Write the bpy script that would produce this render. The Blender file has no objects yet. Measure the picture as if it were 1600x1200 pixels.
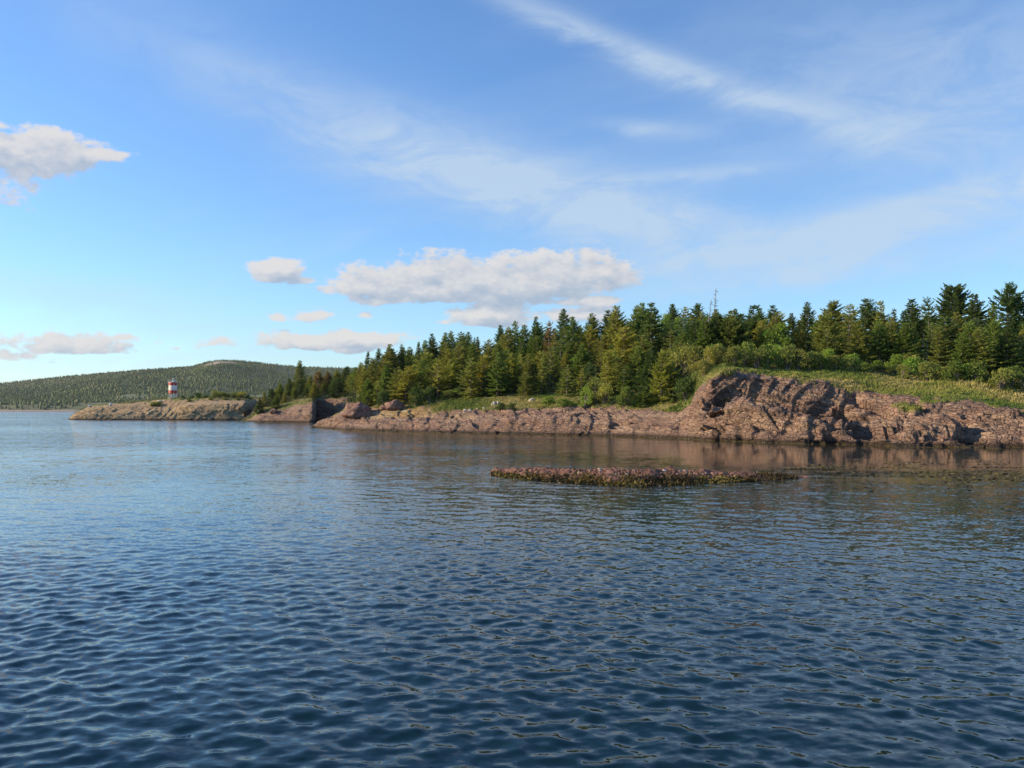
import bpy, math, random
import numpy as np

random.seed(7)
RNG = np.random.default_rng(7)
sc = bpy.context.scene
COL = sc.collection
F = 1333.0          # focal length in pixels of a 1600 px wide picture
CAMH = 3.0          # the eye is about 3 m above the water (standing in a boat)
HOR = 640.0

# ------------------------------------------------------------------ camera
cam = bpy.data.cameras.new("camera")
cam.sensor_width = 36.0
cam.lens = 36.0 * F / 1600.0
cam.clip_start = 0.1
cam.clip_end = 30000.0
camo = bpy.data.objects.new("camera", cam)
camo.location = (0, 0, CAMH)
camo.rotation_euler = (math.radians(90) + math.atan(40 / F), 0, 0)
COL.objects.link(camo)
sc.camera = camo

# ------------------------------------------------------------------ view
sc.view_settings.view_transform = 'Standard'
sc.view_settings.look = 'None'
sc.view_settings.exposure = 0.5
sc.view_settings.gamma = 1.0
sc.view_settings.use_curve_mapping = False
sc.cycles.max_bounces = 6
sc.cycles.diffuse_bounces = 3
sc.cycles.glossy_bounces = 3
sc.cycles.transmission_bounces = 3
sc.cycles.caustics_reflective = False
sc.cycles.caustics_refractive = False
sc.cycles.use_denoising = True

# ------------------------------------------------------------------ sun
SUN_AZ = math.radians(-86)      # from +Y, clockwise positive: over the left shoulder
SUN_EL = math.radians(22)
sdir = (math.sin(SUN_AZ) * math.cos(SUN_EL), math.cos(SUN_AZ) * math.cos(SUN_EL), math.sin(SUN_EL))
sun = bpy.data.lights.new("sun", 'SUN')
sun.energy = 5.0
sun.angle = math.radians(0.5)
sun.color = (1.0, 0.80, 0.53)
suno = bpy.data.objects.new("sun", sun)
from mathutils import Vector
suno.rotation_euler = Vector(sdir).to_track_quat('Z', 'Y').to_euler()
suno.location = (-60, -30, 60)
COL.objects.link(suno)


# ------------------------------------------------------------------ node expression helper
class E:
    nt = None

    def __init__(s, sock):
        s.s = sock

    @staticmethod
    def wrap(v):
        return v

    @staticmethod
    def m(op, a, b=None, c=None, clamp=False):
        n = E.nt.nodes.new('ShaderNodeMath')
        n.operation = op
        n.use_clamp = clamp
        for i, v in enumerate((a, b, c)):
            if v is None:
                continue
            if isinstance(v, E):
                E.nt.links.new(v.s, n.inputs[i])
            else:
                n.inputs[i].default_value = float(v)
        return E(n.outputs[0])

    def __add__(s, o): return E.m('ADD', s, o)
    def __radd__(s, o): return E.m('ADD', o, s)
    def __sub__(s, o): return E.m('SUBTRACT', s, o)
    def __rsub__(s, o): return E.m('SUBTRACT', o, s)
    def __mul__(s, o): return E.m('MULTIPLY', s, o)
    def __rmul__(s, o): return E.m('MULTIPLY', o, s)
    def __truediv__(s, o): return E.m('DIVIDE', s, o)


def smooth(x, lo, hi, a=0.0, b=1.0):
    n = E.nt.nodes.new('ShaderNodeMapRange')
    n.interpolation_type = 'SMOOTHSTEP'
    E.nt.links.new(x.s, n.inputs[0])
    for i, v in enumerate((lo, hi, a, b)):
        n.inputs[1 + i].default_value = v
    return E(n.outputs[0])


def comb(x, y, z):
    n = E.nt.nodes.new('ShaderNodeCombineXYZ')
    for i, v in enumerate((x, y, z)):
        if isinstance(v, E):
            E.nt.links.new(v.s, n.inputs[i])
        else:
            n.inputs[i].default_value = v
    return E(n.outputs[0])


def noise(vec, scale, detail=3.0, rough=0.5, dist=0.0, color=False, kind=None):
    n = E.nt.nodes.new('ShaderNodeTexNoise')
    if vec is not None:
        E.nt.links.new(vec.s, n.inputs['Vector'])
    n.inputs['Scale'].default_value = scale
    n.inputs['Detail'].default_value = detail
    n.inputs['Roughness'].default_value = rough
    n.inputs['Distortion'].default_value = dist
    return E(n.outputs['Color' if color else 'Fac'])


def voronoi(vec, scale, feature='F1', out='Distance'):
    n = E.nt.nodes.new('ShaderNodeTexVoronoi')
    n.feature = feature
    E.nt.links.new(vec.s, n.inputs['Vector'])
    n.inputs['Scale'].default_value = scale
    return E(n.outputs[out])


def mixc(f, a, b, mode='MIX'):
    n = E.nt.nodes.new('ShaderNodeMix')
    n.data_type = 'RGBA'
    n.blend_type = mode
    n.clamp_factor = True
    for i, v in ((0, f), (6, a), (7, b)):
        if isinstance(v, E):
            E.nt.links.new(v.s, n.inputs[i])
        elif i == 0:
            n.inputs[i].default_value = v
        else:
            n.inputs[i].default_value = (*v, 1.0)
    return E(n.outputs[2])


def sep(vec):
    n = E.nt.nodes.new('ShaderNodeSeparateXYZ')
    E.nt.links.new(vec.s, n.inputs[0])
    return E(n.outputs[0]), E(n.outputs[1]), E(n.outputs[2])


def attr(name, out='Fac'):
    n = E.nt.nodes.new('ShaderNodeAttribute')
    n.attribute_name = name
    return E(n.outputs[out])


def vmath(op, a, b=None, scale=None):
    n = E.nt.nodes.new('ShaderNodeVectorMath')
    n.operation = op
    for i, v in enumerate((a, b)):
        if v is None:
            continue
        if isinstance(v, E):
            E.nt.links.new(v.s, n.inputs[i])
        else:
            n.inputs[i].default_value = v
    if scale is not None:
        if isinstance(scale, E):
            E.nt.links.new(scale.s, n.inputs['Scale'])
        else:
            n.inputs['Scale'].default_value = scale
    return E(n.outputs[0])


def new_mat(name):
    m = bpy.data.materials.new(name)
    m.use_nodes = True
    nt = m.node_tree
    nt.nodes.clear()
    E.nt = nt
    out = nt.nodes.new('ShaderNodeOutputMaterial')
    return m, nt, out


def objcoord():
    n = E.nt.nodes.new('ShaderNodeTexCoord')
    return E(n.outputs['Object'])


def position():
    n = E.nt.nodes.new('ShaderNodeNewGeometry')
    return E(n.outputs['Position'])


# ------------------------------------------------------------------ world: sky with cirrus and low cumulus
def build_world():
    w = bpy.data.worlds.new("World")
    sc.world = w
    w.use_nodes = True
    nt = w.node_tree
    nt.nodes.clear()
    E.nt = nt
    out = nt.nodes.new('ShaderNodeOutputWorld')
    bg = nt.nodes.new('ShaderNodeBackground')
    bg.inputs['Strength'].default_value = 0.099
    nt.links.new(bg.outputs[0], out.inputs[0])
    sky = nt.nodes.new('ShaderNodeTexSky')
    sky.sky_type = 'NISHITA'
    sky.sun_disc = False
    sky.sun_elevation = SUN_EL
    sky.sun_rotation = SUN_AZ
    sky.air_density = 1.1
    sky.dust_density = 0.1
    sky.ozone_density = 1.6
    skyc = mixc(1.0, E(sky.outputs[0]), SKY_TINT, 'MULTIPLY')
    tc = nt.nodes.new('ShaderNodeTexCoord')
    d = E(tc.outputs['Generated'])
    x, y, z = sep(d)
    az = E.m('ARCTAN2', x, y)
    el = E.m('ARCSINE', z)

    def A(px):
        return math.atan((px - 800) / F)

    def L(py, px=800):
        return math.atan((HOR - py) / F * math.cos(A(px)))

    # ---- cirrus: streaks on a high plane
    zz = E.m('MAXIMUM', z, 0.0) + 0.10
    pu = x / zz
    pv = y / zz
    ang = math.radians(-35)
    ca, sa = math.cos(ang), math.sin(ang)
    su = pu * ca + pv * sa
    sv = pv * ca - pu * sa
    st = noise(comb(su * 0.55, sv * 2.2, 0.0), 1.3, 8.0, 0.62, 0.35)
    st2 = noise(comb(su * 0.25, sv * 0.7, 3.0), 0.9, 4.0, 0.55, 0.5)
    fine = noise(comb(az * 1.0, el * 2.6, 0.4), 9.0, 8.0, 0.66, 0.6)
    base = smooth(st2, 0.42, 0.72) * smooth(st, 0.36, 0.68) * 0.24
    # named streaks: centre px, half length, half width, tilt (deg, down to the right), weight
    streaks = [(1020, 88, 320, 19, 22, .62), (760, 250, 420, 55, 14, .38), (880, 320, 330, 42, 11, .60),
               (1430, 325, 320, 26, -9, .66), (1500, 150, 300, 120, 10, .46), (560, 190, 420, 50, 18, .16),
               (1080, 270, 120, 10, -2, .40), (1010, 195, 80, 12, 6, .35), (1300, 400, 520, 36, -2, .40),
               (150, 470, 200, 30, 8, .30), (300, 590, 800, 60, 0, .25), (1200, 440, 300, 18, -4, .25)]
    cir = base
    for (cx, cy, hl, hw, tilt, wgt) in streaks:
        wgt *= 1.25
        t = math.radians(-tilt)
        dx = az - A(cx)
        dy = el - L(cy, cx)
        a_ = (dx * math.cos(t) + dy * math.sin(t)) * (F / hl)
        b_ = (dy * math.cos(t) - dx * math.sin(t) + (fine - 0.5) * (26.0 / F)) * (F / hw)
        r2 = a_ * a_ + b_ * b_
        g = E.m('POWER', 2.718, r2 * -1.0)
        cir = cir + g * wgt * smooth(fine, 0.24, 0.74, 0.30, 1.2)
    cir = E.m('MINIMUM', cir, 0.75)
    # pale air towards the horizon
    col = mixc(cir, skyc, (4.1, 5.0, 6.0))

    # ---- cumulus
    clouds = [  # px centre x,y, half w, half h, base y, weight
        (640, 452, 165, 40, 474, 1.0), (760, 438, 190, 48, 476, 1.0), (880, 432, 140, 44, 470, 1.0), (905, 470, 110, 14, 480, .8),
        (560, 447, 110, 22, 464, .95), (428, 420, 52, 24, 438, .9), (470, 434, 60, 13, 445, .6),
        (770, 494, 110, 30, 512, .95), (900, 492, 120, 22, 510, .75), (690, 506, 50, 12, 514, .6),
        (470, 538, 80, 17, 548, .88), (560, 533, 90, 15, 545, .82), (545, 546, 50, 8, 552, .6),
        (110, 538, 115, 24, 552, .86), (20, 552, 70, 18, 562, .7), (180, 528, 40, 12, 540, .6), (335, 536, 52, 15, 546, .52), (490, 493, 45, 19, 506, .62),
        (440, 498, 30, 12, 506, .45), (578, 492, 24, 9, 498, .5), (260, 545, 30, 9, 552, .35),
        (20, 235, 130, 44, 280, .9), (70, 262, 80, 26, 292, .8), (140, 236, 80, 14, 248, .72), (-120, 250, 160, 50, 300, .9),
       
        (-300, 520, 160, 30, 545, .8), (1950, 480, 220, 34, 505, .8), (2300, 430, 200, 40, 470, .8), (-700, 430, 220, 40, 470, .8)]

    def density(azx, elx):
        nv = comb(azx * 1.0, elx * 1.7, 0.7)
        wx, wy, wz = sep(noise(nv, 11.0, 3.0, 0.55, 0.0, color=True))
        azx = azx + (wx - 0.5) * 0.055
        elx = elx + (wy - 0.5) * 0.022
        n1 = noise(nv, 16.0, 7.0, 0.58, 0.2)
        n2 = noise(nv, 55.0, 4.0, 0.6, 0.1)
        pert = (n1 - 0.5) * 2.3 + (n2 - 0.5) * 1.2
        D = None
        for (cx, cy, hw, hh, by, wgt) in clouds:
            dx = (azx - A(cx)) * (F / hw)
            dy = (elx - L(cy, cx)) * (F / hh)
            r = E.m('SQRT', dx * dx + dy * dy)
            bot = (L(by, cx) - elx) * (F / (hh * 0.35))
            r = E.m('MAXIMUM', r, bot + 0.75)
            e = (1.0 - r) * 0.9 + (wgt - 1.0) * 0.8
            D = e if D is None else E.m('SMOOTH_MAX', D, e, 0.18)
        return D + pert * 0.8

    D0 = density(az, el)
    D1 = density(az - 0.008, el + 0.011)
    mask = smooth(D0, 0.0, 0.34)
    relief = (D0 - D1) * 0.85 + 0.62 - D0 * 0.30
    lit = smooth(relief, 0.0, 1.0)
    ccol = mixc(lit, (2.9, 3.5, 4.4), (5.6, 5.4, 5.3))
    col = mixc(mask * 0.93, col, ccol)
    nt.links.new(col.s, bg.inputs['Color'])
    w.cycles.sampling_method = 'MANUAL'
    w.cycles.sample_map_resolution = 512


SKY_TINT = (0.81, 1.11, 1.51)
build_world()


# ------------------------------------------------------------------ numpy noise
def _hash(ix, iy, iz, seed):
    h = (ix.astype(np.int64) * 374761393 + iy.astype(np.int64) * 668265263 + iz.astype(np.int64) * 2147483647 + seed * 974634777) & 0xFFFFFFFF
    h = ((h ^ (h >> 13)) * 1274126177) & 0xFFFFFFFF
    h = ((h ^ (h >> 16)) * 2246822519) & 0xFFFFFFFF
    return ((h ^ (h >> 15)) & 0xFFFFFF) / float(0x1000000)


def vnoise(x, y, z=None, seed=0):
    if z is None:
        z = np.zeros_like(x)
    x0 = np.floor(x); y0 = np.floor(y); z0 = np.floor(z)
    fx, fy, fz = x - x0, y - y0, z - z0
    ux = fx * fx * fx * (fx * (fx * 6 - 15) + 10)
    uy = fy * fy * fy * (fy * (fy * 6 - 15) + 10)
    uz = fz * fz * fz * (fz * (fz * 6 - 15) + 10)
    r = 0.0
    for dx in (0, 1):
        wx = ux if dx else 1 - ux
        for dy in (0, 1):
            wy = uy if dy else 1 - uy
            for dz in (0, 1):
                wz = uz if dz else 1 - uz
                r = r + _hash(x0 + dx, y0 + dy, z0 + dz, seed) * wx * wy * wz
    return r * 2 - 1


def fbm(x, y, z=None, octv=4, seed=0, gain=0.5):
    a, s, t = 1.0, 1.0, 0.0
    for i in range(octv):
        t = t + a * vnoise(x * s, y * s, None if z is None else z * s, seed + i * 17)
        a *= gain
        s *= 2.03
    return t


def worley(x, y, z, seed=0):
    x0 = np.floor(x); y0 = np.floor(y); z0 = np.floor(z)
    f1 = np.full(x.shape, 9.0); f2 = np.full(x.shape, 9.0); cid = np.zeros(x.shape)
    for dx in (-1, 0, 1):
        for dy in (-1, 0, 1):
            for dz in (-1, 0, 1):
                cx, cy, cz = x0 + dx, y0 + dy, z0 + dz
                px = cx + _hash(cx, cy, cz, seed)
                py = cy + _hash(cx, cy, cz, seed + 1)
                pz = cz + _hash(cx, cy, cz, seed + 2)
                dd = np.sqrt((px - x) ** 2 + (py - y) ** 2 + (pz - z) ** 2)
                near = dd < f1
                f2 = np.where(near, f1, np.minimum(f2, dd))
                cid = np.where(near, _hash(cx, cy, cz, seed + 3), cid)
                f1 = np.where(near, dd, f1)
    return f1, f2, cid


def facets(x, y, z, seed, tilt):
    """cellular blocks: returns a piecewise planar height, the cell value and the distance to the cell's edge"""
    x0 = np.floor(x); y0 = np.floor(y); z0 = np.floor(z)
    f1 = np.full(x.shape, 9.0); f2 = np.full(x.shape, 9.0); val = np.zeros(x.shape); cid = np.zeros(x.shape)
    for dx in (-1, 0, 1):
        for dy in (-1, 0, 1):
            for dz in (-1, 0, 1):
                cx, cy, cz = x0 + dx, y0 + dy, z0 + dz
                ox = x - cx - _hash(cx, cy, cz, seed)
                oy = y - cy - _hash(cx, cy, cz, seed + 1)
                oz = z - cz - _hash(cx, cy, cz, seed + 2)
                dd = np.sqrt(ox * ox + oy * oy + oz * oz)
                near = dd < f1
                f2 = np.where(near, f1, np.minimum(f2, dd))
                c = _hash(cx, cy, cz, seed + 3)
                tx = _hash(cx, cy, cz, seed + 4) - .5; tz = _hash(cx, cy, cz, seed + 5) - .5
                val = np.where(near, (c - .5) + tilt * (tx * ox + tz * oz) * 2, val)
                cid = np.where(near, c, cid)
                f1 = np.where(near, dd, f1)
    return val, cid, f2 - f1


def sstep(x, a, b):
    t = np.clip((x - a) / (b - a), 0, 1)
    return t * t * (3 - 2 * t)


# ------------------------------------------------------------------ object helpers
def mesh_data(name, verts, faces, mat=None, attrs=None, smooth_=True, fmat=None):
    me = bpy.data.meshes.new(name)
    verts = np.asarray(verts, dtype=np.float32)
    faces = np.asarray(faces, dtype=np.int32)
    n, k = faces.shape
    me.vertices.add(len(verts))
    me.vertices.foreach_set('co', verts.ravel())
    me.loops.add(n * k)
    me.loops.foreach_set('vertex_index', faces.ravel())
    me.polygons.add(n)
    me.polygons.foreach_set('loop_start', np.arange(0, n * k, k, dtype=np.int32))
    if smooth_:
        me.polygons.foreach_set('use_smooth', np.ones(n, dtype=bool))
    for an, av in (attrs or {}).items():
        at = me.attributes.new(an, 'FLOAT', 'POINT')
        at.data.foreach_set('value', np.asarray(av, dtype=np.float32))
    mats = mat if isinstance(mat, (list, tuple)) else [mat]
    for m_ in mats:
        if m_ is not None:
            me.materials.append(m_)
    if fmat is not None:
        me.polygons.foreach_set('material_index', np.asarray(fmat, dtype=np.int32))
    me.update(calc_edges=True)
    me.validate()
    return me


def link(name, me, parent=None, loc=None, kind=None, label=None, cat=None, group=None, color=None):
    o = bpy.data.objects.new(name, me)
    COL.objects.link(o)
    if parent is not None:
        o.parent = parent
    if loc is not None:
        o.location = loc
    tag(o, label, cat, group, kind)
    if color is not None:
        o.color = (*color, 1.0)
    return o


def tag(o, label=None, cat=None, group=None, kind=None):
    if label: o['label'] = label
    if cat: o['category'] = cat
    if group: o['group'] = group
    if kind: o['kind'] = kind


def grid_faces(nr, nc):
    i = np.arange(nr - 1)[:, None] * nc + np.arange(nc - 1)[None, :]
    return np.stack([i, i + 1, i + nc + 1, i + nc], -1).reshape(-1, 4)


def tube(pts, radii, sides=6):
    pts = np.asarray(pts, float); n = len(pts)
    V = []
    for i in range(n):
        t = pts[min(i + 1, n - 1)] - pts[max(i - 1, 0)]
        t /= np.linalg.norm(t) + 1e-9
        a = np.cross(t, [0.31, 0.9, 0.17]); a /= np.linalg.norm(a) + 1e-9
        b = np.cross(t, a)
        for k in range(sides):
            th = 2 * math.pi * k / sides
            V.append(pts[i] + radii[i] * (math.cos(th) * a + math.sin(th) * b))
    Fc = []
    for i in range(n - 1):
        for k in range(sides):
            Fc.append((i * sides + k, i * sides + (k + 1) % sides, (i + 1) * sides + (k + 1) % sides, (i + 1) * sides + k))
    return np.array(V), np.array(Fc)


class Bag:
    """collects quads into one mesh"""
    def __init__(s):
        s.v, s.f, s.a, s.n = [], [], [], 0

    def add(s, v, f, a=None):
        v = np.asarray(v); f = np.asarray(f)
        s.v.append(v); s.f.append(f + s.n); s.n += len(v)
        s.a.append(np.full(len(v), 0.5) if a is None else np.broadcast_to(a, (len(v),)))

    def box(s, c, size, rz=0.0, a=None):
        x, y, z = np.array(size) / 2.0
        p = np.array([(-x, -y, -z), (x, -y, -z), (x, y, -z), (-x, y, -z), (-x, -y, z), (x, -y, z), (x, y, z), (-x, y, z)])
        cz, sz = math.cos(rz), math.sin(rz)
        q = p.copy(); q[:, 0] = p[:, 0] * cz - p[:, 1] * sz; q[:, 1] = p[:, 0] * sz + p[:, 1] * cz
        s.add(q + np.array(c), [(0, 3, 2, 1), (4, 5, 6, 7), (0, 1, 5, 4), (1, 2, 6, 5), (2, 3, 7, 6), (3, 0, 4, 7)], a)

    def bar(s, p, q, r, sides=6, r2=None):
        v, f = tube([p, q], [r, r if r2 is None else r2], sides)
        s.add(v, f)

    def mesh(s, name, mat, smooth_=False):
        return mesh_data(name, np.concatenate(s.v), np.concatenate(s.f), mat, {'tint': np.concatenate(s.a)}, smooth_)


def sprays(base, axis, side, length, width):
    """diamond leaf quads. base, axis, side (n,3), length,width (n,)"""
    n = len(base)
    l = length[:, None]; w = width[:, None]
    v = np.stack([base, base + axis * l * 0.5 + side * w * 0.5, base + axis * l, base + axis * l * 0.5 - side * w * 0.5], 1).reshape(-1, 3)
    f = np.arange(n * 4).reshape(n, 4)
    return v, f


def unit(v):
    return v / (np.linalg.norm(v, axis=-1, keepdims=True) + 1e-9)


# ------------------------------------------------------------------ materials
def rock_material(name, c1, c2, c3, golden=False, bumps=1.0):
    m, nt, out = new_mat(name)
    p = position()
    x, y, z = sep(p)
    bs = nt.nodes.new('ShaderNodeBsdfPrincipled')
    n1 = noise(p, 0.45, 6, 0.6, 0.4)
    # bedding that dips through the rock
    w = x * 0.35 + z * 1.0 + y * 0.25
    bed = noise(comb(x * 0.12, y * 0.12, w * 1.6), 1.0, 5, 0.6, 0.5)
    n2 = noise(p, 2.6, 6, 0.68)
    n3 = noise(p, 9.0, 4, 0.7)
    col = mixc(smooth(n1, 0.32, 0.66), c1, c2)
    col = mixc(smooth(bed, 0.45, 0.62) * 0.7, col, c3)
    col = mixc(smooth(n2, 0.48, 0.64) * 0.65, col, (0.095, 0.068, 0.060))          # dark mineral blotches
    col = mixc(smooth(n3, 0.60, 0.74) * 0.5, col, (0.40, 0.36, 0.30))             # pale lichen flecks
    if golden:
        go = attr('lichen')
        col = mixc(go * smooth(n2, 0.35, 0.6), col, (0.42, 0.27, 0.075))
        col = mixc(go * smooth(bed, 0.5, 0.62) * 0.8, col, (0.52, 0.44, 0.27))
    # tide zone: wet brown rock, then dark algae, then yellow weed at the water's edge
    zz = z + (n2 - 0.5) * 0.25
    col = mixc(smooth(zz, 0.75, 0.25) * 0.55, col, (0.10, 0.062, 0.045))
    col = mixc(smooth(zz, 0.42, 0.16) * 0.85, col, (0.030, 0.022, 0.014))
    col = mixc(smooth(zz, 0.10, 0.0) * 0.8, col, (0.10, 0.075, 0.018))
    # turf and soil
    g = attr('turf')
    gn = noise(p, 0.7, 5, 0.6)
    gcol = mixc(smooth(gn, 0.35, 0.65), (0.120, 0.155, 0.028), (0.270, 0.230, 0.068))
    gcol = mixc(smooth(n3, 0.45, 0.7) * 0.5, gcol, (0.045, 0.065, 0.015))
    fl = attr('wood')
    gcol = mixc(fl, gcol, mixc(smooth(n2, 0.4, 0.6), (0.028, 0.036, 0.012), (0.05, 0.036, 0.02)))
    vcr = voronoi(comb(x * 0.75 - z * 0.55, y * 0.5, x * 0.42 + z * 0.9), 0.9, 'DISTANCE_TO_EDGE')
    col = mixc(smooth(vcr + (n3 - 0.5) * 0.16, 0.035, 0.0) * 0.40, col, (0.045, 0.032, 0.026))
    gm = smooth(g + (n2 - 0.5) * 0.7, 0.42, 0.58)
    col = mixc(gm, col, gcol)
    nt.links.new(col.s, bs.inputs['Base Color'])
    bs.inputs['Roughness'].default_value = 0.85
    bs.inputs['Specular IOR Level'].default_value = 0.25
    # relief
    vo = voronoi(comb(x * 0.8, y * 0.8, w * 1.8), 1.6, 'DISTANCE_TO_EDGE')
    hgt = n2 * 0.5 + n3 * 0.22 + smooth(vo, 0.0, 0.10) * 0.35 + noise(p, 26, 3, 0.6) * 0.1
    bp = nt.nodes.new('ShaderNodeBump')
    bp.inputs['Strength'].default_value = bumps
    bp.inputs['Distance'].default_value = 0.45
    nt.links.new(hgt.s, bp.inputs['Height'])
    nt.links.new(bp.outputs[0], bs.inputs['Normal'])
    nt.links.new(bs.outputs[0], out.inputs[0])
    return m


def leaf_material(name, trans=0.36, var=0.6, warm=(1.22, 1.24, 0.75)):
    """colour comes from the object's own colour, varied from spray to spray"""
    m, nt, out = new_mat(name)
    oi = nt.nodes.new('ShaderNodeObjectInfo')
    base = E(oi.outputs['Color'])
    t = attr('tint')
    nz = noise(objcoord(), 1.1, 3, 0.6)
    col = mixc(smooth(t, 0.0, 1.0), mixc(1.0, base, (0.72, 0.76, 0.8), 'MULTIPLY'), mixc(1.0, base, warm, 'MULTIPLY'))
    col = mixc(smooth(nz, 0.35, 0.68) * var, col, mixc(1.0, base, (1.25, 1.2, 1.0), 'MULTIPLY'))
    df = nt.nodes.new('ShaderNodeBsdfDiffuse')
    tr = nt.nodes.new('ShaderNodeBsdfTranslucent')
    nt.links.new(col.s, df.inputs[0])
    nt.links.new(col.s, tr.inputs[0])
    mx = nt.nodes.new('ShaderNodeMixShader')
    mx.inputs[0].default_value = trans
    nt.links.new(df.outputs[0], mx.inputs[1])
    nt.links.new(tr.outputs[0], mx.inputs[2])
    nt.links.new(mx.outputs[0], out.inputs[0])
    return m


def plain_material(name, c, rough=0.7, var=0.25, scale=6.0, c2=None):
    m, nt, out = new_mat(name)
    bs = nt.nodes.new('ShaderNodeBsdfPrincipled')
    nz = noise(objcoord(), scale, 4, 0.6)
    c2 = c2 or tuple(v * (1 - var) for v in c)
    col = mixc(smooth(nz, 0.35, 0.65), c, c2)
    nt.links.new(col.s, bs.inputs['Base Color'])
    bs.inputs['Roughness'].default_value = rough
    bs.inputs['Specular IOR Level'].default_value = 0.3
    nt.links.new(bs.outputs[0], out.inputs[0])
    return m


def tint_material(name, stops, rough=0.8, var=0.3, scale=3.0):
    """colour ramp over the point attribute tint"""
    m, nt, out = new_mat(name)
    bs = nt.nodes.new('ShaderNodeBsdfPrincipled')
    r = nt.nodes.new('ShaderNodeValToRGB')
    while len(r.color_ramp.elements) < len(stops):
        r.color_ramp.elements.new(0.5)
    for e, (pos, c) in zip(r.color_ramp.elements, stops):
        e.position = pos
        e.color = (*c, 1)
    nt.links.new(attr('tint').s, r.inputs[0])
    nz = noise(position(), scale, 3, 0.6)
    col = mixc(smooth(nz, 0.35, 0.7) * var, E(r.outputs[0]), mixc(1.0, E(r.outputs[0]), (0.55, 0.55, 0.55), 'MULTIPLY'))
    nt.links.new(col.s, bs.inputs['Base Color'])
    bs.inputs['Roughness'].default_value = rough
    bs.inputs['Specular IOR Level'].default_value = 0.2
    nt.links.new(bs.outputs[0], out.inputs[0])
    return m


M_ROCK = rock_material('red_shore_rock', (0.345, 0.200, 0.132), (0.195, 0.128, 0.098), (0.440, 0.300, 0.200), golden=True)
M_PALE = rock_material('pale_point_rock', (0.47, 0.33, 0.175), (0.38, 0.255, 0.145), (0.52, 0.40, 0.23), golden=False, bumps=0.8)
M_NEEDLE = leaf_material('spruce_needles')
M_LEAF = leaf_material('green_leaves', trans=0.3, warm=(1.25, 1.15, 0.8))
M_BARK = plain_material('grey_bark', (0.15, 0.12, 0.095), c2=(0.24, 0.205, 0.17), scale=9)
M_DEAD = plain_material('bare_dead_wood', (0.30, 0.26, 0.215), c2=(0.20, 0.175, 0.15), scale=9)


# ------------------------------------------------------------------ water
def shelter(X, Y):
    """how much the shore keeps the wind off: 1 = open water, small = calm"""
    p = 800 + F * X / np.maximum(Y, 1)
    c = sstep(Y + 0.10 * X + 3 * vnoise(X * 0.09, Y * 0.09, None, 5), 39, 50) * sstep(p + 60 * vnoise(X * .05, Y * .05, None, 8), 720, 1120)
    c2 = sstep(Y, 70, 125) * sstep(p, 430, 700)
    return 1 - 0.80 * np.maximum(c, 0.15 * c2)


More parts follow.
